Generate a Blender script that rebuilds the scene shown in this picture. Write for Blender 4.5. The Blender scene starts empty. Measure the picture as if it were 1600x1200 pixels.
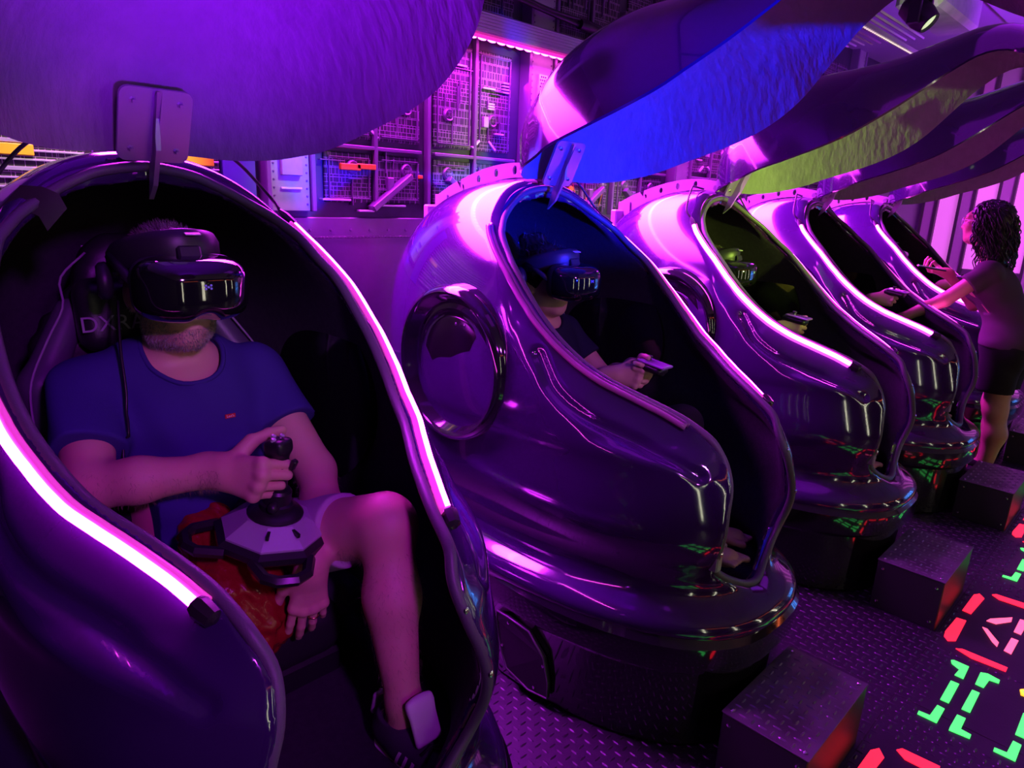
import bpy, math, random
import numpy as np
from mathutils import Vector, Matrix
random.seed(7); rng = np.random.default_rng(7)
SC = bpy.context.scene
COL = SC.collection
PI = math.pi
# ------------------------------------------------------------------ camera
FPX, PITCH, ROLL, HEAD = 1069.1, 0.2662, 0.0405, 0.7789
F_ = np.array([math.cos(HEAD)*math.cos(PITCH), math.sin(HEAD)*math.cos(PITCH), -math.sin(PITCH)])
R0 = np.array([math.sin(HEAD), -math.cos(HEAD), 0.0]); U0 = np.cross(R0, F_)
R_ = math.cos(ROLL)*R0 + math.sin(ROLL)*U0
U_ = math.cos(ROLL)*U0 - math.sin(ROLL)*R0
cam = bpy.data.cameras.new('camera'); cam_ob = bpy.data.objects.new('camera', cam); COL.objects.link(cam_ob)
cam.sensor_fit = 'HORIZONTAL'; cam.sensor_width = 36.0; cam.lens = FPX/1600*36.0; cam.clip_start = 0.02
cam_ob.matrix_world = Matrix(((R_[0], U_[0], -F_[0], 0.0), (R_[1], U_[1], -F_[1], 0.0), (R_[2], U_[2], -F_[2], 1.5), (0, 0, 0, 1)))
SC.camera = cam_ob
# ------------------------------------------------------------------ world, exposure, room lights
vs = SC.view_settings
vs.view_transform = 'Standard'; vs.look = 'None'; vs.exposure = 0.0; vs.gamma = 1.0; vs.use_curve_mapping = False
world = bpy.data.worlds.new('world'); SC.world = world; world.use_nodes = True
world.node_tree.nodes['Background'].inputs[0].default_value = (0.10, 0.01, 0.22, 1)
world.node_tree.nodes['Background'].inputs[1].default_value = 0.12
SC.cycles.max_bounces = 6; SC.cycles.diffuse_bounces = 3; SC.cycles.glossy_bounces = 4
SC.cycles.sample_clamp_indirect = 4.0; SC.cycles.caustics_reflective = False; SC.cycles.caustics_refractive = False
HY = 1.6508                       # line of the lid hinges
PODX = (0.542, 1.795, 3.004, 4.105, 5.302)
NV = Vector
def light(name, kind, loc, target, energy, col, size=0.3, size_y=None, spot=60, blend=0.5, spread=180):
    d = bpy.data.lights.new(name, kind); o = bpy.data.objects.new(name, d); COL.objects.link(o)
    o.location = loc; d.energy = energy; d.color = col
    dr = NV(target) - NV(loc); o.rotation_euler = dr.to_track_quat('-Z', 'Y').to_euler()
    if kind == 'AREA':
        d.size = size
        d.spread = math.radians(spread)
        if size_y: d.shape = 'RECTANGLE'; d.size_y = size_y
    else:
        d.shadow_soft_size = size
        if kind == 'SPOT': d.spot_size = math.radians(spot); d.spot_blend = blend
    return o
# magenta wash of the led bar on the back wall, added purple fills without fixtures, coloured moving heads on the lids
light('wash_light_bar', 'AREA', (2.9, 2.50, 2.18), (2.9, 1.95, 1.2), 330, (0.70, 0.025, 1.0), 4.6, 0.5, spread=95)
light('wash_light_bar', 'AREA', (2.9, 2.56, 2.15), (2.9, 2.75, 1.0), 60, (0.75, 0.03, 1.0), 4.6, 0.08)
light('added_fill_light', 'AREA', (3.4, 0.6, 2.90), (3.4, 0.7, 0.0), 12, (0.40, 0.01, 1.0), 5.0, 0.8)
light('added_fill_light', 'AREA', (7.0, 0.8, 2.6), (8.3, 0.8, 1.2), 60, (0.85, 0.12, 1.0), 1.0, 2.5)
light('violet_moving_head', 'SPOT', (0.1, -1.3, 1.0), (0.52, 0.70, 2.02), 1800, (0.25, 0.0, 1.0), 0.08, spot=35, blend=1.0)
light('blue_moving_head', 'SPOT', (1.3, -1.9, 1.45), (1.80, 1.30, 1.75), 3000, (0.003, 0.008, 1.0), 0.06, spot=19, blend=0.3)
light('green_moving_head', 'SPOT', (2.9, -2.0, 1.55), (3.0, 1.38, 1.56), 1150, (0.50, 0.80, 0.08), 0.06, spot=20, blend=0.3)
light('purple_moving_head', 'SPOT', (0.1, -1.2, 2.3), (0.5, 1.5, 1.05), 150, (0.55, 0.02, 1.0), 0.1, spot=40, blend=0.7)
light('white_spot', 'SPOT', (0.9, 1.55, 2.85), (0.72, 2.75, 1.52), 220, (1.0, 0.95, 0.55), 0.04, spot=26, blend=0.6)
light('white_spot', 'SPOT', (1.9, 1.6, 2.85), (1.42, 2.75, 1.56), 90, (0.9, 1.0, 0.40), 0.04, spot=13, blend=0.7)
light('white_spot', 'SPOT', (2.3, 1.5, 2.85), (2.24, 2.75, 1.66), 80, (0.9, 1.0, 0.45), 0.04, spot=9, blend=0.7)
light('added_ceiling_fill', 'SPOT', (5.9, 0.2, 2.1), (6.3, 1.7, 2.95), 220, (0.36, 0.02, 1.0), 0.1, spot=85, blend=0.8)  # violet fill added to brighten the far ceiling, no fixture stands here
light('green_spot', 'SPOT', (4.3, 1.25, 2.35), (5.1, 1.5, 2.8), 14, (0.6, 0.95, 0.25), 0.03, spot=60, blend=0.7)
light('purple_moving_head', 'SPOT', (1.1, -1.3, 2.2), (1.75, 1.25, 1.0), 120, (0.60, 0.10, 1.0), 0.08, spot=24, blend=0.7)
light('white_moving_head', 'SPOT', (0.15, -1.2, 2.3), (0.88, 1.75, 1.10), 26, (0.75, 0.9, 0.6), 0.08, spot=17, blend=0.9)
# ------------------------------------------------------------------ materials
def nodes_of(m): return m.node_tree.nodes, m.node_tree.links
def mat(name, col, rough=0.5, metal=0.0, coat=0.0, emit=None, estr=0.0, bump=None, spec=0.5, mottle=None, trans=0.0, alpha=1.0, coatr=0.05):
    m = bpy.data.materials.new(name); m.use_nodes = True
    n, l = nodes_of(m); b = n['Principled BSDF']
    b.inputs['Base Color'].default_value = (*col, 1); b.inputs['Roughness'].default_value = rough
    b.inputs['Metallic'].default_value = metal; b.inputs['Coat Weight'].default_value = coat
    b.inputs['Coat Roughness'].default_value = coatr; b.inputs['Specular IOR Level'].default_value = spec
    b.inputs['Transmission Weight'].default_value = trans; b.inputs['Alpha'].default_value = alpha
    if emit: b.inputs['Emission Color'].default_value = (*emit, 1); b.inputs['Emission Strength'].default_value = estr
    tc = n.new('ShaderNodeTexCoord')
    if mottle:                                   # (second colour, scale, amount, roughness swing)
        c2, sc, amt, rsw = mottle
        t = n.new('ShaderNodeTexNoise'); t.inputs['Scale'].default_value = sc; t.inputs['Detail'].default_value = 5
        l.new(tc.outputs['Object'], t.inputs['Vector'])
        r = n.new('ShaderNodeMapRange'); r.inputs[1].default_value = 0.35; r.inputs[2].default_value = 0.7; r.inputs[4].default_value = amt
        l.new(t.outputs['Fac'], r.inputs[0])
        mx = n.new('ShaderNodeMix'); mx.data_type = 'RGBA'; mx.inputs[6].default_value = (*col, 1); mx.inputs[7].default_value = (*c2, 1)
        l.new(r.outputs[0], mx.inputs[0]); l.new(mx.outputs[2], b.inputs['Base Color'])
        if rsw:
            r2 = n.new('ShaderNodeMapRange'); r2.inputs[3].default_value = rough; r2.inputs[4].default_value = min(1, rough+rsw)
            l.new(t.outputs['Fac'], r2.inputs[0]); l.new(r2.outputs[0], b.inputs['Roughness'])
    if bump:                                     # (scale, strength, distance[, stretch])
        t = n.new('ShaderNodeTexNoise'); t.inputs['Scale'].default_value = bump[0]; t.inputs['Detail'].default_value = 4
        if len(bump) > 3:
            mp = n.new('ShaderNodeMapping'); mp.inputs['Scale'].default_value = bump[3]
            l.new(tc.outputs['Object'], mp.inputs[0]); l.new(mp.outputs[0], t.inputs['Vector'])
        else: l.new(tc.outputs['Object'], t.inputs['Vector'])
        bp = n.new('ShaderNodeBump'); bp.inputs['Strength'].default_value = bump[1]; bp.inputs['Distance'].default_value = bump[2]
        l.new(t.outputs['Fac'], bp.inputs['Height']); l.new(bp.outputs[0], b.inputs['Normal'])
    return m
# ------------------------------------------------------------------ objects
def tag(o, label=None, cat=None, group=None, kind=None):
    if label: o['label'] = label
    if cat: o['category'] = cat
    if group: o['group'] = group
    if kind: o['kind'] = kind
    return o
def link(name, me, parent=None):
    o = bpy.data.objects.new(name, me); COL.objects.link(o)
    if parent: o.parent = parent
    return o
def empty(name, loc, label=None, cat=None, group=None, kind=None, rot=(0, 0, 0)):
    o = link(name, None); o.location = loc; o.rotation_euler = rot
    o.empty_display_size = 0.05
    return tag(o, label, cat, group, kind)
def mesh(name, V, F, m=None, parent=None, smooth=True, normals=None, sharp=None):
    me = bpy.data.meshes.new(name)
    V = np.asarray(V, float)
    if isinstance(F, np.ndarray) and F.ndim == 2:
        k = F.shape[1]; nf = len(F)
        me.vertices.add(len(V)); me.vertices.foreach_set('co', V.astype(np.float32).ravel())
        me.loops.add(nf*k); me.loops.foreach_set('vertex_index', F.astype(np.int32).ravel())
        me.polygons.add(nf); me.polygons.foreach_set('loop_start', np.arange(0, nf*k, k, dtype=np.int32))
        me.polygons.foreach_set('loop_total', np.full(nf, k, dtype=np.int32))
        me.update(calc_edges=True); me.validate()
    else: me.from_pydata([tuple(v) for v in V], [], [tuple(f) for f in F]); me.update()
    if smooth:
        me.polygons.foreach_set('use_smooth', [True]*len(me.polygons))
        if normals is not None and len(normals) == len(me.vertices):
            me.normals_split_custom_set_from_vertices([tuple(a) for a in normals])
        elif sharp is not None: me.set_sharp_from_angle(angle=math.radians(sharp))
    if m: me.materials.append(m)
    return link(name, me, parent)
class MB:                                        # collects simple solids into one mesh
    def __init__(s): s.V = []; s.F = []
    def add(s, V, F):
        b = len(s.V); s.V += [tuple(v) for v in V]; s.F += [tuple(i+b for i in f) for f in F]; return s
    def box(s, c, h, M=None, bev=0.0):           # centre, half sizes; chamfered when bev > 0
        c = NV(c); M = M or Matrix.Identity(3)
        if bev <= 0:
            V = [c + M @ NV((h[0]*i, h[1]*j, h[2]*k)) for i in (-1, 1) for j in (-1, 1) for k in (-1, 1)]
            return s.add(V, [(0, 1, 3, 2), (4, 6, 7, 5), (0, 4, 5, 1), (2, 3, 7, 6), (0, 2, 6, 4), (1, 5, 7, 3)])
        V = []; idx = {}
        for i in (-1, 1):
            for j in (-1, 1):
                for k in (-1, 1):
                    for ax in range(3):
                        p = [h[0]*i, h[1]*j, h[2]*k]
                        for q in range(3):
                            if q != ax: p[q] -= bev*(i, j, k)[q]
                        idx[i, j, k, ax] = len(V); V.append(c + M @ NV(p))
        F = []
        for ax in range(3):
            for sg in (-1, 1):
                o = [a for a in range(3) if a != ax]; q = []
                for a, b in ((-1, -1), (1, -1), (1, 1), (-1, 1)):
                    t = [0, 0, 0]; t[ax] = sg; t[o[0]] = a; t[o[1]] = b; q.append(idx[(*t, ax)])
                e = (ax != 1) == (sg > 0); F.append(q if e else q[::-1])
        for ax in range(3):
            o = [a for a in range(3) if a != ax]
            for a in (-1, 1):
                for b in (-1, 1):
                    t = [0, 0, 0]; t[o[0]] = a; t[o[1]] = b; q = []
                    for e, w in ((-1, o[0]), (-1, o[1]), (1, o[1]), (1, o[0])):
                        t[ax] = e; q.append(idx[(*t, w)])
                    F.append(q if (a*b > 0) == (ax != 1) else q[::-1])
        for i in (-1, 1):
            for j in (-1, 1):
                for k in (-1, 1):
                    q = [idx[i, j, k, a] for a in range(3)]; F.append(q if i*j*k > 0 else q[::-1])
        return s.add(V, F)
    def tube(s, pts, r, n=8, closed=False, cap=True):
        pts = [NV(p) for p in pts]; m = len(pts); rr = r if hasattr(r, '__len__') else [r]*m
        up = None; V = []
        for i, p in enumerate(pts):
            a = pts[i-1] if (i or closed) else p; b = pts[(i+1) % m] if (i < m-1 or closed) else p
            t = (b-a).normalized()
            if up is None: up = t.orthogonal().normalized()
            up = (up - t*up.dot(t)); up = up.normalized() if up.length > 1e-6 else t.orthogonal().normalized()
            w = t.cross(up)
            for k in range(n):
                an = 2*PI*k/n; V.append(p + (up*math.cos(an) + w*math.sin(an))*rr[i])
        F = []
        for i in range(m if closed else m-1):
            j = (i+1) % m
            for k in range(n): F.append((i*n+k, i*n+(k+1) % n, j*n+(k+1) % n, j*n+k))
        if cap and not closed: F += [tuple(range(n))[::-1], tuple((m-1)*n+k for k in range(n))]
        return s.add(V, F)
    def cyl(s, a, b, r0, r1=None, n=16): return s.tube([a, b], [r0, r0 if r1 is None else r1], n)
    def prism(s, P, M, o, d):                    # polygon in a plane M(3x2 axes as vectors u,v), pushed along w by d
        u, v = NV(M[0]), NV(M[1]); w = u.cross(v); o = NV(o); n = len(P)
        V = [o + u*p[0] + v*p[1] for p in P] + [o + u*p[0] + v*p[1] + w*d for p in P]
        F = [tuple(range(n))[::-1], tuple(range(n, 2*n))] + [(i, (i+1) % n, n+(i+1) % n, n+i) for i in range(n)]
        return s.add(V, F)
    def lathe(s, prof, o, ax, n=32):             # profile (r, h) about the axis ax through o
        o = NV(o); ax = NV(ax).normalized(); u = ax.orthogonal().normalized(); w = ax.cross(u); V = []; m = len(prof)
        for r, h in prof:
            for k in range(n):
                a = 2*PI*k/n; V.append(o + ax*h + (u*math.cos(a) + w*math.sin(a))*r)
        F = [(i*n+k, i*n+(k+1) % n, (i+1)*n+(k+1) % n, (i+1)*n+k) for i in range(m-1) for k in range(n)]
        if prof[0][0] > 1e-5: F.append(tuple(range(n))[::-1])
        if prof[-1][0] > 1e-5: F.append(tuple((m-1)*n+k for k in range(n)))
        return s.add(V, F)
    def done(s, name, m, parent=None, smooth=False, sharp=40): return mesh(name, s.V, s.F, m, parent, smooth, sharp=sharp if smooth else None)
def spline(P, n):                                # Catmull-Rom through P, n samples by length
    P = np.asarray(P, float); Q = np.vstack([2*P[0]-P[1], P, 2*P[-1]-P[-2]]); out = []
    for i in range(len(P)-1):
        p0, p1, p2, p3 = Q[i:i+4]
        for t in np.linspace(0, 1, 16, endpoint=False):
            out.append(0.5*((2*p1)+(p2-p0)*t+(2*p0-5*p1+4*p2-p3)*t*t+(3*p1-p0-3*p2+p3)*t**3))
    out = np.array(out+[P[-1]]); L = np.r_[0, np.cumsum(np.linalg.norm(np.diff(out, axis=0), axis=1))]
    q = np.linspace(0, L[-1], n); return np.stack([np.interp(q, L, out[:, k]) for k in range(P.shape[1])], 1)
def copy_tree(o, parent=None):
    c = o.copy(); COL.objects.link(c)
    if parent: c.parent = parent
    for ch in [x for x in bpy.data.objects if x.parent == o]: copy_tree(ch, c)
    return c
# ------------------------------------------------------------------ distance fields and their meshes
def smin(a, b, k):
    if k <= 0: return np.minimum(a, b)
    h = np.maximum(k-np.abs(a-b), 0)/k; return np.minimum(a, b)-h*h*k*0.25
def smax(a, b, k): return -smin(-a, -b, k)
def surface_nets(f, lo, h):
    s = f < 0; S = tuple(d-1 for d in f.shape)
    off = [(i, j, k) for i in (0, 1) for j in (0, 1) for k in (0, 1)]
    cnt = np.zeros(S, np.int8)
    for i, j, k in off: cnt += s[i:i+S[0], j:j+S[1], k:k+S[2]]
    act = (cnt > 0) & (cnt < 8); c = np.argwhere(act)
    ids = np.full(S, -1, np.int32); ids[act] = np.arange(len(c))
    fv = np.stack([f[c[:, 0]+i, c[:, 1]+j, c[:, 2]+k] for i, j, k in off], 1)
    acc = np.zeros((len(c), 3)); num = np.zeros(len(c)); O = np.array(off, float)
    for a in range(8):
        for b in range(a+1, 8):
            if sum(abs(x-y) for x, y in zip(off[a], off[b])) != 1: continue
            m = (fv[:, a] < 0) != (fv[:, b] < 0)
            t = fv[m, a]/(fv[m, a]-fv[m, b]); acc[m] += O[a]+(O[b]-O[a])*t[:, None]; num[m] += 1
    V = (c+acc/num[:, None])*h+np.asarray(lo)
    Fs = []
    for ax in range(3):
        sl0 = [slice(1, d-1) for d in f.shape]; sl1 = list(sl0); sl0[ax] = slice(0, f.shape[ax]-1); sl1[ax] = slice(1, f.shape[ax])
        a, b = s[tuple(sl0)], s[tuple(sl1)]; e = np.argwhere(a != b)
        if not len(e): continue
        up = a[tuple(e.T)]; base = e.copy()
        o1, o2 = [q for q in range(3) if q != ax]
        base[:, o1] += 1; base[:, o2] += 1
        q = []
        for d1, d2 in ((-1, -1), (0, -1), (0, 0), (-1, 0)):
            t = base.copy(); t[:, o1] += d1; t[:, o2] += d2; q.append(ids[tuple(t.T)])
        q = np.stack(q, 1); fl = up if ax != 1 else ~up
        q[~fl] = q[~fl][:, ::-1]; Fs.append(q)
    return V, np.vstack(Fs)
def tri_sample(f, P, lo, h):
    q = (P-np.asarray(lo))/h; q = np.clip(q, 0, np.array(f.shape)-1.001); i = q.astype(int); t = q-i; r = 0
    for a in (0, 1):
        for b in (0, 1):
            for c in (0, 1):
                w = (t[:, 0] if a else 1-t[:, 0])*(t[:, 1] if b else 1-t[:, 1])*(t[:, 2] if c else 1-t[:, 2])
                r = r+w*f[i[:, 0]+a, i[:, 1]+b, i[:, 2]+c]
    return r
def grid_grad(f, P, lo, h):
    e = h*0.9; g = []
    for a in range(3):
        d = np.zeros(3); d[a] = e; g.append((tri_sample(f, P+d, lo, h)-tri_sample(f, P-d, lo, h))/(2*e))
    return np.stack(g, 1)
def flipu(V): V = np.array(V, float); V[:, 1] *= -1; return V     # (x, u, z) -> (x, -u, z)
def poly_sdf(px, py, poly):                      # signed distance to a closed polygon, arrays broadcast
    d = np.full(np.broadcast(px, py).shape, 1e9); s = np.zeros(d.shape, bool); n = len(poly)
    for i in range(n):
        (ax, ay), (bx, by) = poly[i], poly[(i+1) % n]
        ex, ey = bx-ax, by-ay; wx, wy = px-ax, py-ay
        t = np.clip((wx*ex+wy*ey)/max(ex*ex+ey*ey, 1e-12), 0, 1)
        d = np.minimum(d, np.hypot(wx-ex*t, wy-ey*t))
        c = (py >= min(ay, by)) & (py < max(ay, by))
        if abs(ey) > 1e-12: s ^= c & (px < ax+(py-ay)/ey*ex)
    return np.where(s, -d, d)
# ------------------------------------------------------------------ the pod, built once about its hinge foot; local (x, u, z), u forward
RIM = [(0, 0, 1.530), (.05, .002, 1.524), (.10, .006, 1.513), (.14, .012, 1.496), (.18, .024, 1.475), (.22, .042, 1.45), (.25, .059, 1.43), (.28, .085, 1.403),
       (.30, .106, 1.38), (.32, .152, 1.335), (.34, .21, 1.285), (.348, .31, 1.185), (.34, .39, 1.112), (.32, .464, 1.056), (.30, .528, 1.02), (.28, .57, 1.0),
       (.25, .63, .975), (.22, .70, .948), (.2, .756, .924), (.182, .83, .882), (.168, .872, .832), (.178, .886, .77), (.20, .89, .71), (.215, .89, .64),
       (.212, .892, .575), (.19, .896, .53), (.15, .90, .497), (.10, .898, .468), (.05, .88, .445), (0, .87, .438)]
RIMA = np.array(RIM)
H = 0.008
LO = np.array([-.56, -.80, .30]); N = (141, 242, 167)
gx = (LO[0]+H*np.arange(N[0]))[:, None, None]; gu = (LO[1]+H*np.arange(N[1]))[None, :, None]; gz = (LO[2]+H*np.arange(N[2]))[None, None, :]
def sprof(z, T):
    T = np.array(T); q = spline(T, 400); return np.interp(z, q[:, 0], q[:, 1])
w_ = sprof(gz, [(.3, .40), (.42, .385), (.52, .395), (.64, .432), (.80, .430), (.95, .440), (1.7, .445)])
af = sprof(gz, [(.3, .74), (.42, .715), (.52, .755), (.64, .788), (.80, .748), (.90, .735), (1.05, .76), (1.7, .78)])
ab = sprof(gz, [(.3, .60), (.42, .62), (.52, .65), (.65, .70), (.80, .745), (.95, .76), (1.7, .76)])
tz = np.clip((gz-.85)/.715, 0, 1.3)
cz = .17-.20*tz**1.5
du = gu-cz
q = (np.abs(gx/w_)**2.75+np.abs(np.where(du > 0, du/af, du/ab))**2.75)**(1/2.75)
egg = ((q**2.25+tz**2.25)**(1/2.25)-1)*.43
egg = egg.astype(np.float32)
zs = [(-1.0, 2.6), (-.06, 1.68), (-.015, 1.575), (.02, 1.52), (.06, 1.455), (.106, 1.40), (.2, 1.312), (.31, 1.20), (.39, 1.128), (.464, 1.072), (.57, 1.016), (.70, .962), (.79, .915), (.85, .868), (.91, .80), (1.2, .55)]
def zsu(u): return np.interp(u, [a for a, b in zs], [b for a, b in zs])
d2 = np.full((N[1], N[2]), 1e9)
for (a0, a1), (b0, b1) in zip(zs, zs[1:]):
    ex, ez = b0-a0, b1-a1; wx, wz = gu[0]-a0, gz[0]-a1; t = np.clip((wx*ex+wz*ez)/(ex*ex+ez*ez), 0, 1)
    d2 = np.minimum(d2, np.hypot(wx-ex*t, wz-ez*t))
cutp = np.where(gz[0] > zsu(gu[0]), d2, -d2)[None]
gr_ = np.interp(gu[0, :, 0], RIMA[1:21, 1], RIMA[1:21, 0])[None, :, None]
cutp = cutp+1.0*np.clip((gu-.02)/.26, 0, 1)*np.maximum(np.abs(gx)-gr_-.012, 0)*np.clip((gz-.78)/.1, 0, 1)
body = smax(egg, cutp, .035)
q2 = (np.abs(gx/.465)**2.5+np.abs(np.where(gu > .15, (gu-.15)/.85, (gu-.15)/.74))**2.5)**(1/2.5)
dr = (q2-1)*.46; rr = .044
sk = np.where(dr > -rr, np.hypot(np.maximum(dr+rr, 0), (gz-.378)*1.0), np.abs(gz-.378))-rr
body = smin(body, sk, .09)
g_ = np.gradient(body, H); body = body/np.clip(np.sqrt(g_[0]**2+g_[1]**2+g_[2]**2), .5, 4.0)
# channel pressed into the shoulder beside the rim, on both sides
ch = spline([(.372, .36, 1.06), (.40, .44, .985), (.385, .54, .93), (.345, .66, .90), (.30, .77, .868), (.27, .86, .83)], 26)
ch = np.array(ch)
for _ in range(8):
    g = grid_grad(body, ch, LO, H); ch -= np.clip(g*(tri_sample(body, ch, LO, H)/((g**2).sum(1)+1e-9))[:, None], -.03, .03)
dch = np.full(N, 9.0, np.float32)
for a, b in zip(ch, ch[1:]):
    e = b-a; w0, w1, w2 = np.abs(gx)-a[0], gu-a[1], gz-a[2]
    t = np.clip((w0*e[0]+w1*e[1]+w2*e[2])/(e@e), 0, 1)
    dch = np.minimum(dch, np.sqrt((w0-e[0]*t)**2+(w1-e[1]*t)**2+(w2-e[2]*t)**2))
outer = smax(body, -(dch-.013), .02)
inner = np.maximum(body+.040, .385-gz)
PXU = [(-a, b) for a, b, _ in RIM[1:21]][::-1]+[(0, -.004)]+[(a, b) for a, b, _ in RIM[1:21]]
PXU = [(-.17, 1.3)]+PXU+[(.17, 1.3)]
pxu = poly_sdf(gx[:, :, 0], gu[:, :, 0], PXU)[:, :, None]
lowr = [(a, z) for a, _, z in RIM[20:]]
PXZ = [(a, z) for a, z in lowr]+[(-a, z) for a, z in lowr[::-1][1:]]+[(-.168, 1.2), (.168, 1.2)]
pxz = poly_sdf(gx[:, 0, :], gz[:, 0, :], PXZ)[:, None, :]
opn = np.minimum(np.maximum(pxu, (zsu(gu)-.17)-gz), np.maximum(pxz, .42-gu))
FULL = outer
shell = smax(smax(outer, -inner, .012), -opn, .016)
SV, SF = surface_nets(shell.astype(np.float32), LO, H)
SN = grid_grad(shell, SV, LO, H); SN /= np.linalg.norm(SN, axis=1)[:, None]+1e-9
SV -= SN*np.clip(tri_sample(shell, SV, LO, H), -.004, .004)[:, None]
fo = np.abs(tri_sample(outer, SV, LO, H)); fi = np.abs(tri_sample(inner, SV, LO, H))
isin = (fo > .014) & ~((np.abs(tri_sample(opn, SV, LO, H)) < .014) & (fi > .010))
fin = isin[SF].sum(1) >= 3
def sub(V, F, Nn, keep):
    F = F[keep]; u, inv = np.unique(F, return_inverse=True); return V[u], inv.reshape(F.shape), Nn[u]
def flipn(Nn): Nn = Nn.copy(); Nn[:, 1] *= -1; return Nn
def onshell(P, lift=0.0, it=6):                  # nearest point of the outer skin
    P = np.array(P, float)
    for _ in range(it):
        g = grid_grad(FULL, P, LO, H); g /= (g**2).sum(1)[:, None]+1e-9
        P -= np.clip(g*(tri_sample(FULL, P, LO, H))[:, None], -.03, .03)
    g = grid_grad(FULL, P, LO, H); g /= np.linalg.norm(g, axis=1)[:, None]+1e-9
    return P+g*lift, g
M_SHELL = mat('glossy_purple_shell', (.031, .004, .070), .10, 0, 1.0, spec=.7, coatr=.03, mottle=((.038, .006, .086), 3.0, .8, .04), bump=(3.2, .02, .02))
M_BASE = mat('glossy_black_base', (.010, .008, .014), .09, 0, 1.0, spec=.6, bump=(2.5, .02, .02))
M_DISH = mat('satin_black_dish', (.006, .005, .007), .22, spec=.35, coat=.15, coatr=.2)
M_FELT = mat('black_felt', (.040, .030, .048), .95, spec=.15, bump=(260, .5, .004), mottle=((.06, .048, .066), 60, .6, 0))
M_TRIM = mat('grey_rubber_trim', (.10, .09, .11), .45, bump=(300, .3, .002))
M_LINER = mat('pale_fibreglass', (.20, .195, .21), .60, bump=(38, .55, .012, (1, 1, .45)), mottle=((.17, .165, .18), 22, .8, .1), spec=.3)
M_LED = mat('lit_pink_led', (.9, .6, .9), .4, emit=(1.0, .055, .88), estr=25)
M_LEDOFF = mat('unlit_led', (.30, .10, .26), .2, coat=.6)
M_CHAN = mat('led_glow_sleeve', (.75, .10, .55), .18, emit=(1.0, .06, .55), estr=.55)  # glow of the lit strip put into the sleeve's pink and emission
M_CHANOFF = mat('clear_sleeve', (.16, .06, .16), .12, coat=1)
M_STEEL = mat('painted_steel', (.34, .30, .36), .35, .6, bump=(60, .1, .003))
M_DARK = mat('black_plastic', (.014, .013, .016), .38, bump=(180, .12, .002))
M_CHROME = mat('steel_screw', (.7, .68, .7), .25, 1.0)
M_TAPE = mat('black_tape', (.02, .018, .02), .22)
pod = empty('vr_pod', (PODX[0], HY, 0))
v, f, nn = sub(SV, SF, SN, ~fin); mesh('shell', flipu(v), f[:, ::-1], M_SHELL, pod, normals=flipn(nn))
v, f, nn = sub(SV, SF, SN, fin); mesh('lining', flipu(v), f[:, ::-1], M_FELT, pod, normals=flipn(nn))
def A0(*a): return np.array(a, float)
rim3 = [tuple(a) for a in RIM[::-1][:-1]]
full = np.array([(a, b, c) for a, b, c in RIM]+[(-a, b, c) for a, b, c in RIM[::-1][1:-1]])
loop = spline(np.vstack([full, full[:1]]), 240)[:-1]
loop[:, 2] += .004
us = np.linspace(.5, 1.09, 120)
for i in range(len(loop)):
    if loop[i, 2] < .87:
        fv_ = tri_sample(FULL, np.stack([np.full(120, loop[i, 0]), us, np.full(120, loop[i, 2])], 1), LO, H)
        k = np.where(fv_ < 0)[0]
        if len(k): loop[i, 1] = us[k[-1]]-.012
for _ in range(4): loop[:, 1] = np.where(loop[:, 2] < .93, (np.roll(loop[:, 1], 1)+loop[:, 1]*2+np.roll(loop[:, 1], -1))/4, loop[:, 1])
MB().tube(flipu(loop), .0115, 8, closed=True).done('rim_trim', M_TRIM, pod, True, 180)
for sd, zz in ((1, .66), (-1, .60), (1, .80)):
    q_ = loop[np.argmin(np.abs(loop[:, 2]-zz)+(loop[:, 0]*sd < 0)*9+(loop[:, 1] < .6)*9)]
    MB().lathe([(.0065, 0), (.0065, .003), (.003, .005), (0, .005)], flipu([q_+A0(0, .010, 0)])[0], (sd*.25, -1, .1), 10).done('rim_screw', M_CHROME, pod, True)
q_ = loop[np.argmin(np.abs(loop[:, 2]-.575)+(loop[:, 0] > 0)*9+(loop[:, 1] < .6)*9)]
MB().box(flipu([q_])[0], (.014, .014, .026), bev=.004).done('edge_clip', M_STEEL, pod)
def led_path(sd):
    k = RIMA[7:19].copy(); d = np.gradient(k[:, :2], axis=0); nrm = np.stack([d[:, 1], -d[:, 0]], 1); nrm /= np.linalg.norm(nrm, axis=1)[:, None]
    P = k.copy(); P[:, :2] += nrm*.043; P[:, 0] *= sd; P = spline(P, 70); P[:, 2] += .01
    return P
LEDS = []
for sd in (-1, 1):
    P, g = onshell(led_path(sd), .010)
    b = MB().tube(flipu(P), .0085, 8); o = b.done('led_strip', M_LED, pod, True, 180)
    P2, _ = onshell(P-np.array([sd*.016, 0, 0]), .004)
    MB().tube(flipu(P2), .0075, 8).done('led_sleeve', M_CHAN, o, True, 180)
    e = P[-1]; t = P[-1]-P[-4]; t /= np.linalg.norm(t)
    MB().tube(flipu([e-t*.006, e+t*.004, e+t*.030, e+t*.036]), [.014, .018, .015, .006], 8).done('tape_wrap', M_TAPE, o, True, 30)
    s0 = P[0]; t = P[0]-P[3]; t /= np.linalg.norm(t)
    MB().tube(flipu([s0, s0+t*.03, s0+t*.05]), [.012, .011, .005], 8).done('led_plug', M_DARK, o, True, 30)
    cab = spline([s0+t*.045, s0+t*.07+np.array([0, -.02, .02]), (sd*.20, -.04, 1.57), (sd*.12, -.07, 1.578), (sd*.03, -.08, 1.572)], 24)
    MB().tube(flipu(cab), .0042, 6).done('led_cable', M_DARK, o, True, 180)
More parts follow.
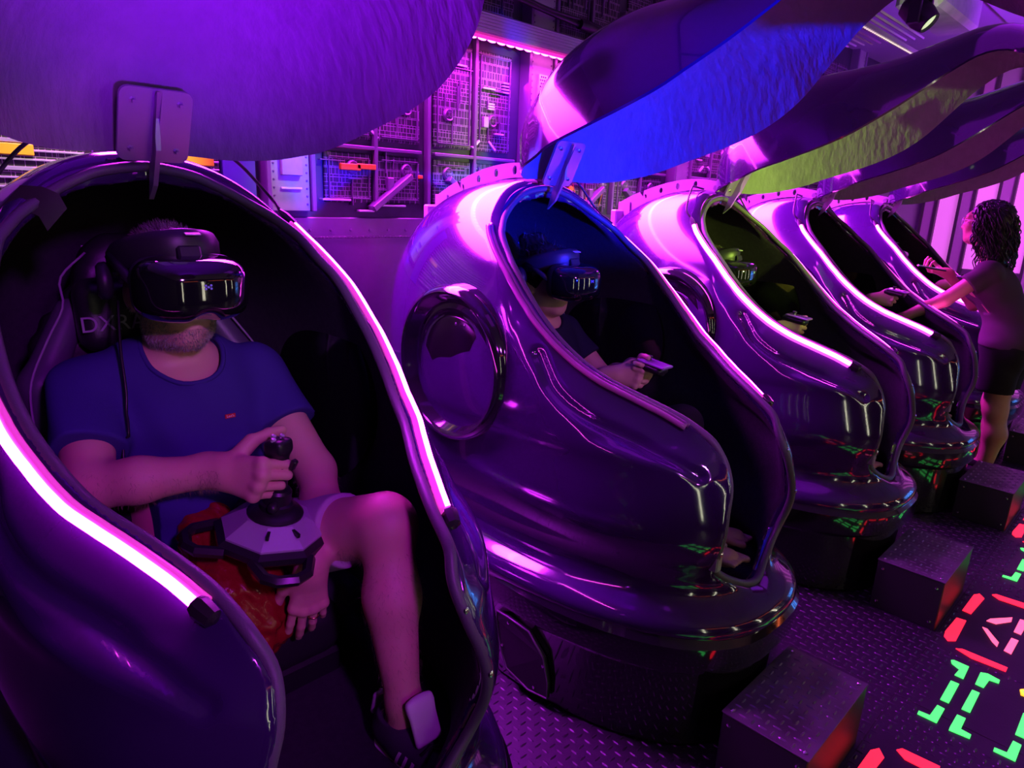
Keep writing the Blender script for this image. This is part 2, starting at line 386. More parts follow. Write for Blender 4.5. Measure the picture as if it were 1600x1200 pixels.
# round side dishes
for sd in (-1, 1):
    c = (sd*.405, -.034, .985)
    prof = [(.150, .012), (.158, .010), (.166, .018), (.176, .022), (.190, .014), (.200, .018), (.215, .050), (.228, .058), (.242, .050), (.250, .02), (.252, -.03)]
    d = MB().lathe(prof[::-1], c, (sd, 0, 0), 56).done('side_dish', M_BASE, pod, True, 60)
    MB().lathe([(.156, .006), (.152, .016), (.146, .020), (.10, .026), (0, .029)], c, (sd, 0, 0), 48).done('dish_plate', M_DISH, d, True, 60)
    for k in (-.02, .02):
        MB().lathe([(.0055, 0), (.0055, .003), (.003, .0045), (0, .0045)], (c[0]+sd*.0195, c[1]+k-.03, c[2]+.128), (sd, 0, 0), 10).done('screw', M_CHROME, d, True)
# pedestal
def plan(sc, n=2.7, k=56, w=.452, a=.83, b=.66, c0=.15):
    out = []
    for i in range(k):
        t = 2*PI*i/k; cx, cu = math.cos(t), math.sin(t)
        x = w*sc*math.copysign(abs(cx)**(2/n), cx); uu = c0+(a if cu > 0 else b)*sc*math.copysign(abs(cu)**(2/n), cu)
        x *= min(1, .62+.38*(uu+.55)/.9) if uu < .35 else 1
        out.append((x, -uu))
    return out
bs = MB(); V = []; rings = [(0, .965), (.01, .985), (.25, 1.0), (.262, 1.012), (.268, 1.03), (.285, 1.035), (.345, 1.035), (.375, 1.0)]
for z, s_ in rings: V += [(x, y, z) for x, y in plan(s_)]
K = 56; F = [(i*K+(k+1) % K, i*K+k, (i+1)*K+k, (i+1)*K+(k+1) % K) for i in range(len(rings)-1) for k in range(K)]+[tuple(range(K)), tuple(range((len(rings)-1)*K, len(rings)*K))[::-1]]
ped = mesh('pedestal', V, F, M_BASE, pod, True, sharp=25)
M_GRILLE = mat('perforated_black_steel', (.02, .018, .024), .5, .3)
for sd in (-1, 1):
    poly = [(.30, .235), (.355, .243), (.44, .232), (.50, .17), (.52, .09), (.52, .035), (.45, .03), (.36, .06), (.335, .10), (.30, .20)]
    pl = [(u, z) for u, z in poly]
    if sd < 0: pl = pl
    def px(u):                                    # pedestal half width at u
        P = [p for p in plan(1.0, k=400) if p[0] > 0]; return min(P, key=lambda p: abs(-p[1]-u))[0]
    V = []; n = len(pl)
    for off in (.000, .012): V += [(sd*(px(u)+off), -u, z) for u, z in pl]
    cs = (sd*(px(.42)+.012), -.42, .14)
    F = [(i, (i+1) % n, n+(i+1) % n, n+i) for i in range(n)]+[tuple(range(n, 2*n))]
    gr = mesh('side_grille', V, F, M_GRILLE, ped, False)
    MB().tube([(sd*(px(u)+.012), -u, z) for u, z in pl], .0035, 6, closed=True).done('grille_edge', M_TRIM, ped, True, 180)
    for u, z in ((.36, .225), (.47, .05), (.50, .14), (.335, .13)):
        MB().lathe([(.005, 0), (.005, .003), (0, .0045)], (sd*(px(u)+.011), -u, z), (sd, 0, 0), 8).done('screw', M_CHROME, ped, True)
# ---- lid: the same outline swung up about the hinge
ANG = math.radians(63); HZ = 1.545
def swing(P):
    P = np.array(P, float); u = P[:, 1]; z = P[:, 2]-HZ; Q = P.copy()
    Q[:, 1] = u*math.cos(ANG)-z*math.sin(ANG)+.0; Q[:, 2] = HZ+u*math.sin(ANG)+z*math.cos(ANG)+.030
    return Q
half = spline(RIMA, 70); half[:, 0] *= 1.03
def lid_surface(drop):
    V = []; m = 20
    for i, (g, u, z) in enumerate(half):
        t0 = half[max(i-1, 0)]; t1 = half[min(i+1, 69)]
        tg = np.array([t1[1]-t0[1], t1[2]-t0[2]]); tg /= np.linalg.norm(tg)+1e-9
        nr = np.array([-tg[1], tg[0]]); nr = nr*(1 if nr[1]*.78+nr[0]*.62 > 0 else -1)
        nr = nr*.45+np.array([.62, .78])*.55; nr /= np.linalg.norm(nr)
        s = i/69; bul = .33*math.sin(PI*min(1, s/.70))**1.05 if s < .35 else .33*(.22+.78*math.exp(-((s-.35)/.26)**2))
        bul *= min(1, (1-s)/.10)**.5
        for k in range(m+1):
            a = -1+2*k/m; ar = (1-abs(a)**2.4)**.55
            hh = bul*ar*min(1, g/.12+.15) - drop*(.25+.75*ar)
            V.append((g*a*(1-drop*.6), u+nr[0]*hh, z+nr[1]*hh))
    V = flipu(swing(V)); V[:, 2] -= HZ; return V, m
Vo, m = lid_surface(0.0); Vi, _ = lid_surface(0.022)
F = np.array([(i*(m+1)+k, i*(m+1)+k+1, (i+1)*(m+1)+k+1, (i+1)*(m+1)+k) for i in range(69) for k in range(m)])
lid = mesh('lid', Vo, F, M_SHELL, pod, True); lid.location = (0, 0, HZ)
mesh('lid_liner', Vi, F[:, ::-1], M_LINER, lid, True)
le = np.array([Vo[i*(m+1)] for i in range(70)]+[Vo[i*(m+1)+m] for i in range(69, -1, -1)])
li = np.array([Vi[i*(m+1)] for i in range(70)]+[Vi[i*(m+1)+m] for i in range(69, -1, -1)])
n_ = len(le); ed = mesh('lid_edge', np.vstack([le, li]), [(i, i+1, n_+i+1, n_+i) for i in range(n_-1)], M_SHELL, lid, True)
# bracket on the lid's underside, hinge and support arm
ai = [i*(m+1)+m//2 for i in (4, 13)]
pa, pb = NV(Vi[ai[0]])+NV((0, 0, HZ)), NV(Vi[ai[1]])+NV((0, 0, HZ)); ax = (pb-pa).normalized(); sx_ = NV((1, 0, 0)); nz = ax.cross(sx_).normalized()
nz = -nz if nz.z > 0 else nz
Mx = Matrix((sx_, ax, nz)).transposed()
cpl = NV((0, -.075, 1.615))
br = MB(); pp = []
for cx, cy, a0 in ((.052, .058, 0), (-.052, .058, 90), (-.052, -.058, 180), (.052, -.058, 270)):
    for k in range(5): an = math.radians(a0+k*22.5); pp.append((cx+.018*math.cos(an), cy+.018*math.sin(an)))
br.prism(pp, (Mx.col[0], Mx.col[1]), cpl, .008)
brk = br.done('lid_bracket', M_STEEL, pod, True, 30)
fin_ = [(-.02, .075), (.000, -.07), (.012, -.16), (.030, -.12), (.035, -.04), (.0, .05)]
fv = [cpl+Mx.col[1]*b-NV((0, 0, 1))*0+Mx.col[2]*abs(a) for a, b in fin_]
V = [p+NV((-.005, 0, 0)) for p in fv]+[p+NV((.005, 0, 0)) for p in fv]; n6 = 6
mesh('bracket_fin', V, [tuple(range(6))[::-1], tuple(range(6, 12))]+[(i, (i+1) % 6, 6+(i+1) % 6, 6+i) for i in range(6)], M_STEEL, brk, False)
for a in (-.045, .045):
    for b in (-.05, .05):
        q0 = cpl+Mx.col[0]*a+Mx.col[1]*b
        MB().lathe([(.0075, 0), (.0075, .008), (.004, .010), (.004, .018), (0, .018)], q0, Mx.col[2], 6).done('bolt', M_STEEL, brk, False)
hb = MB().box((-.026, -.002, 1.575), (.020, .016, .016), bev=.004).cyl((-.055, -.002, 1.577), (.05, -.002, 1.577), .008, n=10)
hb.cyl((.040, -.002, 1.577), (.056, -.002, 1.577), .014, n=6).cyl((-.066, -.002, 1.577), (-.052, -.002, 1.577), .014, n=6)
hb.done('hinge', M_STEEL, pod, True, 30)
# perforated arm from the post behind the pod
M_ARM = mat('white_painted_steel', (.55, .52, .56), .35, .2)
top = spline([(0.02, 1.60), (-.12, 1.618), (-.28, 1.60), (-.46, 1.545), (-.56, 1.50)], 25); bot = spline([(0.02, 1.555), (-.12, 1.568), (-.28, 1.545), (-.40, 1.50), (-.50, 1.44)], 25)
holes = [6, 10, 14, 18]; V = []; F = []
NS = 10
for sgn in (-.004, .004):
    for a, b in zip(top, bot): V += [(sgn-.012, -a[0], a[1]), (sgn-.012, -b[0], b[1])]
NT = 50
for i in range(24):
    if i in holes: continue
    F += [(2*i, 2*i+1, 2*i+3, 2*i+2), (NT+2*i, NT+2*i+2, NT+2*i+3, NT+2*i+1)]
for i in range(24): F += [(2*i, 2*i+2, NT+2*i+2, NT+2*i), (2*i+1, NT+2*i+1, NT+2*i+3, 2*i+3)]
F += [(0, NT, NT+1, 1), (48, 49, NT+49, NT+48)]
for i in holes:                                   # a round hole in this bay
    c0 = (top[i]+top[i+1]+bot[i]+bot[i+1])/4; r = .013+.001*(18-i)*.3; cor = [top[i], bot[i], bot[i+1], top[i+1]]
    base = len(V); ring = []
    for k in range(12):
        a = 2*PI*k/12; ring.append((c0[0]+min(r, .0105)*math.cos(a), c0[1]+r*math.sin(a)))
    for sgn in (-.004, .004): V += [(sgn-.012, -a, b) for a, b in ring]
    for k in range(12): F.append((base+k, base+(k+1) % 12, base+12+(k+1) % 12, base+12+k))
    oi = [2*i, 2*i+1, 2*i+3, 2*i+2]
    for fr in (0, 1):
        o4 = [x+NT*fr for x in oi]; rb = base+12*fr
        for k in range(12):
            a = math.atan2(ring[k][1]-c0[1], ring[k][0]-c0[0]); 
            def qd(p): return min(range(4), key=lambda j: (cor[j][0]-p[0])**2+(cor[j][1]-p[1])**2)
            j0, j1 = qd(ring[k]), qd(ring[(k+1) % 12])
            F.append((rb+k, rb+(k+1) % 12, o4[j0]) if fr == 0 else (rb+(k+1) % 12, rb+k, o4[j0]))
            if j0 != j1: F.append((rb+(k+1) % 12, o4[j1], o4[j0]) if fr == 0 else (rb+(k+1) % 12, o4[j0], o4[j1]))
mesh('support_arm', V, F, M_ARM, pod, False)
po = MB().box((-.012, .53, 1.34), (.014, .035, .16)).box((-.05, .55, 1.36), (.035, .018, .10), bev=.006)
po.done('arm_post', M_ARM, pod, False)
# ------------------------------------------------------------------ room shell
M_FLOOR = mat('dark_steel_floor', (.062, .052, .076), .36, .75, mottle=((.038, .03, .05), 2.2, .9, .2), bump=(90, .12, .003))
M_PLATE = mat('black_tread_plate', (.13, .12, .15), .40, .25, mottle=((.025, .022, .03), 7, .9, .25))
M_WALLD = mat('dark_panel_wall', (.10, .075, .13), .35, .5, mottle=((.05, .035, .07), 3.0, .9, .3), bump=(25, .15, .006))
M_CEIL = mat('purple_ceiling_panel', (.42, .36, .5), .55, mottle=((.34, .28, .42), 1.5, .7, .1))
M_BLACK = mat('black_front_wall', (.012, .011, .014), .8)
X0, X1, Y0, Y1, ZC = -1.3, 8.4, -3.2, 2.75, 2.95
def slab(name, c, h, m): o = MB().box(c, h).done(name, m); o['kind'] = 'structure'; return o
floor = slab('floor', ((X0+X1)/2, (Y0+Y1)/2, -.05), ((X1-X0)/2+.1, (Y1-Y0)/2+.1, .05), M_FLOOR)
wall_back = slab('wall_back', ((X0+X1)/2, Y1+.05, ZC/2), ((X1-X0)/2+.1, .05, ZC/2), M_WALLD)
wall_right = slab('wall_right', (X1+.05, (Y0+Y1)/2, ZC/2), (.05, (Y1-Y0)/2, ZC/2), M_CEIL)
wall_left = slab('wall_left', (X0-.05, (Y0+Y1)/2, ZC/2), (.05, (Y1-Y0)/2, ZC/2), M_BLACK)
wall_front = slab('wall_front', ((X0+X1)/2, Y0-.05, ZC/2), ((X1-X0)/2+.1, .05, ZC/2), M_BLACK)
ceiling = slab('ceiling', ((X0+X1)/2, (Y0+Y1)/2, ZC+.05), ((X1-X0)/2+.1, (Y1-Y0)/2+.1, .05), M_CEIL)
# ------------------------------------------------------------------ bodies as smooth distance fields, (x, u, z)
def A_(*p): return np.array(p, float)
def nrm(v): v = np.asarray(v, float); return v/np.linalg.norm(v)
def cap(a, b, ra, rb=None, k=.03): return ('c', A_(*a), A_(*b), ra, ra if rb is None else rb, k)
def ell(c, r, R=None, k=.03): return ('e', A_(*c), A_(*r), R, max(r), k)
def box_(c, h, r, R=None, k=.03): return ('b', A_(*c), A_(*h), R, r, k)
def rotx(a):                                     # tips +u towards +z
    c, s = math.cos(a), math.sin(a); return np.array([[1, 0, 0], [0, c, -s], [0, s, c]])
def rotz(a): c, s = math.cos(a), math.sin(a); return np.array([[c, -s, 0], [s, c, 0], [0, 0, 1]])
def roty(a): c, s = math.cos(a), math.sin(a); return np.array([[c, 0, s], [0, 1, 0], [-s, 0, c]])
def pdist(p, X, Y, Z):
    t = p[0]
    if t == 'c':
        _, a, b, ra, rb, k = p; e = b-a; L = e@e+1e-12
        w0, w1, w2 = X-a[0], Y-a[1], Z-a[2]; h = np.clip((w0*e[0]+w1*e[1]+w2*e[2])/L, 0, 1)
        return np.sqrt((w0-e[0]*h)**2+(w1-e[1]*h)**2+(w2-e[2]*h)**2)-(ra+(rb-ra)*h)
    _, c, r, R, q, k = p; w = [X-c[0], Y-c[1], Z-c[2]]
    if R is not None: w = [R[0, i]*w[0]+R[1, i]*w[1]+R[2, i]*w[2] for i in range(3)]
    if t == 'e':
        k0 = np.sqrt(sum((w[i]/r[i])**2 for i in range(3))); k1 = np.sqrt(sum((w[i]/r[i]**2)**2 for i in range(3)))+1e-9
        return k0*(k0-1)/k1
    d = [np.abs(w[i])-(r[i]-q) for i in range(3)]
    return np.sqrt(sum(np.maximum(v, 0)**2 for v in d))+np.minimum(np.maximum(np.maximum(d[0], d[1]), d[2]), 0)-q
def pbox(p):
    if p[0] == 'c': r = max(p[3], p[4]); return np.minimum(p[1], p[2])-r, np.maximum(p[1], p[2])+r
    m = np.linalg.norm(p[2]) if p[3] is not None else p[2]
    return p[1]-m, p[1]+m
def field(prims, lo, hi, h, subs=(), cuts=(), noise=None):
    lo = np.asarray(lo, float); n = np.ceil((np.asarray(hi)-lo)/h).astype(int)+1
    f = np.full(n, .05, np.float32); ax = [lo[i]+h*np.arange(n[i]) for i in range(3)]
    def apply(p, op):
        a, b = pbox(p); m = p[-1]+3*h+.004
        i0 = [max(0, int((a[i]-m-lo[i])/h)) for i in range(3)]; i1 = [min(n[i], int((b[i]+m-lo[i])/h)+2) for i in range(3)]
        if any(i1[i] <= i0[i] for i in range(3)): return
        s = tuple(slice(i0[i], i1[i]) for i in range(3))
        d = pdist(p, ax[0][s[0]][:, None, None], ax[1][s[1]][None, :, None], ax[2][s[2]][None, None, :])
        f[s] = smin(f[s], d, p[-1]) if op else smax(f[s], -d, p[-1])
    for p in prims: apply(p, True)
    for p in subs: apply(p, False)
    if noise is not None or cuts:
        X, Y, Z = ax[0][:, None, None], ax[1][None, :, None], ax[2][None, None, :]
        if noise is not None: f += noise(X, Y, Z).astype(np.float32)
        for c in cuts: f = np.maximum(f, c(X, Y, Z)).astype(np.float32)
    return f, lo
def skin_mesh(prims, lo, hi, h, subs=(), fine=(), cuts=(), noise=None):
    f, lo = field(prims, lo, hi, h, subs, cuts, noise)
    V, F = surface_nets(f, lo, h); Nn = grid_grad(f, V, lo, h); out = []
    for (a, b, hf) in fine:                       # finer boxes for the head and the hands, joined into the same mesh
        c = V[F].mean(1); ins = ((c > np.asarray(a)+h*.5) & (c < np.asarray(b)-h*.5)).all(1); F = F[~ins]
        f2, l2 = field(prims, np.asarray(a)-2*hf, np.asarray(b)+2*hf, hf, subs, cuts, noise)
        v2, q2_ = surface_nets(f2, l2, hf); g2 = grid_grad(f2, v2, l2, hf)
        c = v2[q2_].mean(1); q2_ = q2_[((c > np.asarray(a)-hf) & (c < np.asarray(b)+hf)).all(1)]
        out.append((v2, q2_, g2))
    for v2, q2_, g2 in out:
        F = np.vstack([F, q2_+len(V)]); V = np.vstack([V, v2]); Nn = np.vstack([Nn, g2])
    u, inv = np.unique(F, return_inverse=True); Nn = Nn/(np.linalg.norm(Nn, axis=1)[:, None]+1e-9)
    return V[u], inv.reshape(F.shape), Nn[u]
def make(name, VFN, m, parent=None):
    V, F, Nn = VFN; return mesh(name, flipu(V), F[:, ::-1], m, parent, True, flipn(Nn))
def bounds(prims, pad=.02):
    B = [pbox(p) for p in prims]; return np.min([b[0] for b in B], 0)-pad, np.max([b[1] for b in B], 0)+pad
def quick(name, prims, h, m, parent=None, **kw): return make(name, skin_mesh(prims, *bounds(prims), h, **kw), m, parent)
def grow(p, r):
    if p[0] == 'c': return ('c', p[1], p[2], p[3]+r, p[4]+r, p[5])
    return (p[0], p[1], p[2]+r, p[3], p[4]+(r if p[0] == 'b' else 0), p[5])
def hand(W, d, n, t, curls, s=1.0, thumb=None, spread=.06, nails=None):
    """palm and five fingers from the wrist W: d along the hand, n out of its back, t towards the thumb"""
    W = A_(*W); d = nrm(d); n = np.asarray(n, float); n = nrm(n-d*(n@d)); t0 = np.cross(d, n); t = t0 if t0@np.asarray(t, float) > 0 else -t0
    P = []; kn = [(.030, .092), (.010, .097), (-.011, .092), (-.030, .082)]
    ph = [(.043, .026, .020), (.047, .030, .022), (.043, .028, .021), (.034, .021, .019)]; rad = [.0098, .0100, .0094, .0082]
    P.append(cap(W-d*.02*s, W+d*.02*s, .026*s, .027*s, .03))
    for i in range(4):
        b = W+d*kn[i][1]*s+t*kn[i][0]*s+n*(.003 if i in (1, 2) else 0)*s
        P.append(cap(W+d*.015*s+t*kn[i][0]*.45*s, b, .0195*s, .0125*s, .014))
        P.append(ell(b+n*.004*s, (.0118*s,)*3, None, .008))
        a = 0; q = b; dd = nrm(d+t*spread*(1.5-i)/1.5)
        for j in range(3):
            a += math.radians(curls[i][j]); v = dd*math.cos(a)-n*math.sin(a); e = q+v*ph[i][j]*s
            r0 = rad[i]*s*(1-.07*j); P.append(cap(q, e, r0, r0*.91, .003)); q = e
            if j == 2 and nails is not None: nails.append((e-v*.004*s+(n*math.cos(a)+dd*math.sin(a))*r0*.86, v, n*math.cos(a)+dd*math.sin(a), rad[i]*s))
    th = thumb or ((.55, .75, -.30), (.75, .55, -.30), (.85, .2, -.3))
    q = W+d*.025*s+t*.022*s-n*.006*s
    for v3, L, r in zip(th, (.046, .034, .029), (.0165, .0118, .0108)):
        v = nrm(d*v3[0]+t*v3[1]+n*v3[2]); e = q+v*L*s; P.append(cap(q, e, r*s, r*.88*s, .010 if L > .04 else .004)); q = e
    if nails is not None: nails.append((q-v*.004*s+n*.009*s, v, n, .011*s))
    return P
def add_nails(lst, parent, m):
    for c, v, nn_, r in lst:
        s = np.cross(v, nn_); c, v, s = [A_(*x)*A_(1, -1, 1) for x in (c, v, s)]; nn2 = nn_*A_(1, -1, 1)
        V = []
        for i, a in enumerate((-1, 0, 1)):
            for b in (-.7, .1, .8): V.append(c+v*b*r*.75+s*a*r*.62-nn2*(abs(a)*r*.22)+nn2*.0006)
        mesh('fingernail', V, [(0, 1, 4, 3), (1, 2, 5, 4), (3, 4, 7, 6), (4, 5, 8, 7)], m, parent, True)
def head(c, s=1.0, fem=False):
    """skull, jaw, nose, lips, brow, eyes' sockets and ears about the head's centre c, facing +u"""
    c = A_(*c); q = lambda x, u, z: c+A_(x, u, z)*s
    w = .92 if fem else 1.0
    P = [ell(q(0, -.012, .022), A_(.077*w, .098, .098)*s, None, .02), ell(q(0, .030, -.045), A_(.060*w, .072, .075)*s, None, .04),
         ell(q(0, .062, -.098), A_(.030*w, .026, .022)*s, None, .03), ell(q(0, .078, .035), A_(.055, .018, .02)*s, None, .03),
         cap(q(0, .088, .012), q(0, .104, -.026), .009*s, .0135*s, .012), ell(q(.012, .094, -.032), A_(.008, .009, .007)*s, None, .006), ell(q(-.012, .094, -.032), A_(.008, .009, .007)*s, None, .006),
         ell(q(0, .0885, -.0575), A_(.024, .010, .0052)*s, None, .004), ell(q(0, .0880, -.0685), A_(.021, .010, .0062)*s, None, .004)]
    for sd in (-1, 1):
        P += [ell(q(sd*.043, .066, -.018), A_(.022, .020, .020)*s, None, .03), ell(q(sd*.046, .02, -.080), A_(.016, .030, .022)*s, None, .03),
              ell(q(sd*.078*w, -.012, -.012), A_(.010, .020, .032)*s, rotz(sd*.35), .006), ell(q(sd*.077*w, -.004, -.038), A_(.008, .010, .010)*s, None, .005)]
    S = [ell(q(sd*.031, .094, .008), A_(.020, .016, .012)*s, None, .012) for sd in (-1, 1)]
    S += [ell(q(0, .104, -.0632), A_(.022, .010, .0012)*s, None, .003)]
    return P, S
def fuzz(name, V, F, Nn, keep, cnt, L, dirv, m, parent, wid=.0007, curl=.3):
    """short hairs, one thin bent blade each, over the kept faces"""
    c = V[F].mean(1); idx = np.where(keep(c, Nn[F].mean(1)))[0]
    if not len(idx): return
    pick = rng.choice(idx, cnt); w = rng.dirichlet((1, 1, 1, 1), cnt); P = (V[F[pick]]*w[:, :, None]).sum(1); nn_ = Nn[F[pick]].mean(1); nn_ /= np.linalg.norm(nn_, axis=1)[:, None]
    dv = nn_*.55+np.asarray(dirv)+rng.normal(0, curl, (cnt, 3)); dv /= np.linalg.norm(dv, axis=1)[:, None]
    LL = L*rng.uniform(.6, 1.3, (cnt, 1)); sd = np.cross(dv, rng.normal(0, 1, (cnt, 3))); sd /= np.linalg.norm(sd, axis=1)[:, None]+1e-9
    mid = P+dv*LL*.5+nn_*LL*.1; tip = P+dv*LL+np.asarray(dirv)*LL*.25
    Vv = np.concatenate([P-sd*wid, P+sd*wid, mid+sd*wid*.7, mid-sd*wid*.7, tip], 0); k = np.arange(cnt)
    Fq = np.stack([k, k+cnt, k+2*cnt, k+3*cnt], 1); Ft = np.stack([k+3*cnt, k+2*cnt, k+4*cnt], 1)
    o = mesh(name, flipu(Vv), [tuple(a) for a in Fq]+[tuple(a) for a in Ft], m, parent, True); o['kind'] = 'stuff'; return o
def folds(amp, f1=38, f2=61, seed=0.0):
    def nz(X, Y, Z):
        a = np.sin(X*f1+2.3*np.sin(Z*17+seed)+Y*12+seed)*np.sin(Z*f1*.45+Y*f1*.5+1.7*np.sin(X*13+seed*2))
        b = np.sin((X*.5+Z)*f2+Y*23+seed*3+1.5*np.sin(X*21))*.5
        return amp*(a+b)
    return nz
M_SKIN = mat('skin_fair', (.60, .36, .27), .50, bump=(330, .16, .0015), mottle=((.66, .32, .25), 30, .6, .08))
M_SKIN2 = mat('skin_olive', (.60, .38, .28), .48, bump=(330, .12, .001), mottle=((.62, .34, .25), 26, .5, .06))
M_SKIN3 = mat('skin_brown', (.48, .27, .17), .45, bump=(300, .12, .001), mottle=((.42, .22, .14), 22, .6, .06))
M_HAIRG = mat('greying_brown_hair', (.075, .055, .05), .45, mottle=((.30, .27, .26), 90, .7, 0))
M_HAIRB = mat('black_hair', (.012, .009, .009), .35, bump=(140, .5, .004, (1, 1, .2)))
M_BEARD = mat('grey_beard_hair', (.16, .13, .12), .5, mottle=((.48, .44, .42), 120, .9, 0))
M_NAVY = mat('navy_cotton', (.045, .028, .20), .85, bump=(420, .25, .0012), spec=.2)
M_NAVY2 = mat('dark_navy_cotton', (.016, .016, .042), .85, bump=(420, .25, .0012), spec=.2)
M_PLUM = mat('dark_plum_cotton', (.075, .050, .062), .85, bump=(420, .25, .0012), spec=.2)
M_BLKCL = mat('black_cotton', (.014, .013, .015), .88, bump=(380, .25, .0012), spec=.2)
M_SHORT = mat('light_grey_cotton', (.44, .36, .42), .85, bump=(380, .3, .0015), spec=.2)
M_GOLD = mat('gold_ring', (.9, .62, .3), .2, 1.0)
M_NAIL = mat('fingernail', (.68, .42, .36), .25, coat=.4)
M_NAILP = mat('pale_varnished_nail', (.62, .50, .66), .15, coat=1)
# ------------------------------------------------------------------ the man in the nearest pod
OX = (PODX[0], HY, 0)
man_torso = [ell((0, .12, .66), (.175, .14, .12), None, .05), ell((0, .115, .80), (.155, .135, .15), rotx(.12), .06), ell((0, .055, .97), (.172, .118, .165), rotx(.12), .06),
             cap((-.155, .02, 1.075), (.155, .035, 1.055), .058, .058, .05), cap((-.06, .01, 1.10), (.06, .01, 1.09), .05, .05, .05)]
man_armR = [cap((-.185, .015, 1.065), (-.245, .215, .925), .055, .047, .04)]
man_armL = [cap((.188, .03, 1.045), (.212, .262, .855), .056, .046, .04)]
man_fore = [cap((-.245, .215, .925), (-.17, .27, .938), .046, .044, .02), cap((-.17, .27, .938), (-.046, .345, .950), .044, .030, .02),
            cap((.212, .262, .855), (.165, .380, .800), .045, .042, .02), cap((.165, .380, .800), (.074, .480, .748), .042, .028, .02)]
man_legs = [cap((.10, .14, .64), (.195, .565, .842), .088, .062, .04), ell((.197, .585, .842), (.054, .052, .056), None, .03),
            cap((.197, .575, .82), (.178, .625, .70), .052, .054, .03), cap((.178, .615, .70), (.158, .685, .50), .055, .034, .03), cap((.158, .685, .50), (.158, .69, .44), .034, .037, .02),
            ell((.190, .60, .69), (.030, .036, .08), rotx(-.25), .03),
            cap((-.10, .12, .62), (-.215, .49, .69), .088, .062, .04), cap((-.215, .49, .69), (-.155, .58, .44), .055, .036, .03)]
man_foot = [cap((.155, .66, .420), (.170, .80, .405), .026, .018, .03)]
nail1 = []
Wr = (-.046, .345, .950)
hr = hand(Wr, (.45, .89, -.04), (-.86, .42, .24), (0, 0, 1), [(58, 74, 40), (62, 80, 45), (66, 82, 45), (70, 82, 45)], 1.10, ((.30, .72, -.45), (.45, .45, -.72), (.25, .20, -.9)), -.02)
nail2 = []
hl = hand((.073, .482, .744), (-.08, -.05, -1), (-.42, .90, -.05), (-1, 0, 0), [(10, 14, 8), (12, 16, 10), (15, 18, 12), (18, 22, 14)], .97, ((.62, .55, -.25), (.85, .25, -.3), (.95, .1, -.25)), .10, nail2)
HC = (-.012, .082, 1.283)
hp, hs = head(HC, 1.04)
neck = [cap((0, .015, 1.07), (-.008, .055, 1.20), .060, .056, .03), cap((-.035, .05, 1.10), (-.03, .08, 1.18), .022, .03, .03)]
prims = man_torso+man_armR+man_armL+man_fore+man_legs+neck+hp+man_foot+hr+hl
man_vfn = skin_mesh(prims, (-.36, -.12, .36), (.36, .92, 1.46), .0072, hs, fine=[((-.12, -.05, 1.13), (.10, .235, 1.44), .0038), ((-.085, .30, .86), (.12, .53, 1.03), .0030), ((-.03, .40, .52), (.15, .56, .775), .0030)])
man = make('person', man_vfn, M_SKIN, None); man.location = OX
tag(man, 'man in navy t-shirt and pale shorts seated in the nearest pod, gripping a joystick', 'person')
add_nails(nail2, man, M_NAIL)
sh = [grow(p, .0155) for p in man_torso]+[cap((-.185, .015, 1.065), (-.226, .152, .969), .070, .072, .035), cap((.188, .03, 1.045), (.203, .175, .926), .068, .069, .035)]
aR = nrm(A_(-.245, .215, .925)-A_(-.185, .015, 1.065)); aL = nrm(A_(.212, .262, .855)-A_(.188, .03, 1.045))
def cutR(X, Y, Z): return np.where(X < -.135, (X+.226)*aR[0]+(Y-.152)*aR[1]+(Z-.969)*aR[2], -1)
def cutL(X, Y, Z): return np.where(X > .135, (X-.201)*aL[0]+(Y-.155)*aL[1]+(Z-.942)*aL[2], -1)
def neckcut(X, Y, Z): return .082-np.sqrt(X**2+((Y-.075)*.80)**2+((Z-1.145)*.85)**2)
shirt = skin_mesh(sh, (-.36, -.14, .56), (.36, .32, 1.20), .0062, cuts=[cutR, cutL, neckcut], noise=folds(.0065, 23, 46, .7))
ts = make('t_shirt', shirt, M_NAVY, man); ts['label'] = 'navy blue crew neck t-shirt'
Vc = shirt[0]; nc = neckcut(Vc[:, 0], Vc[:, 1], Vc[:, 2]); edge = Vc[(np.abs(nc) < .0035) & (Vc[:, 2] > 1.03)]
ang = np.arctan2(edge[:, 1]-.055, edge[:, 0]); ring = []
for k in range(40):                               # collar rib on the neck opening
    a = -PI+2*PI*(k+.5)/40; d_ = np.abs((ang-a+PI) % (2*PI)-PI) < .16
    if d_.any(): q_ = edge[d_]; ring.append(q_[np.argmax(np.hypot(q_[:, 0], q_[:, 1]-.055))])
ring = np.array(ring)
for _ in range(3): ring = (np.roll(ring, 1, 0)+2*ring+np.roll(ring, -1, 0))/4
MB().tube(flipu(ring), .0058, 6, closed=True).done('collar', M_NAVY, ts, True, 180)
tb = A_(.058, .196, 1.0)
M_TAB = mat('red_cloth_tab', (.55, .012, .03), .7)
def text_mesh(txt, size, m, parent, loc, rot, ext=.0004, name='lettering', align='CENTER'):
    cu = bpy.data.curves.new(name, 'FONT'); cu.body = txt; cu.size = size; cu.align_x = align; cu.align_y = 'CENTER'; cu.extrude = ext
    o = bpy.data.objects.new(name, cu); COL.objects.link(o); dg = bpy.context.evaluated_depsgraph_get(); me = bpy.data.meshes.new_from_object(o.evaluated_get(dg))
    bpy.data.objects.remove(o); me.materials.clear(); me.materials.append(m); o = link(name, me, parent); o.location = loc; o.rotation_euler = rot; return o
M_WHITE = mat('white_print', (.75, .72, .76), .6)
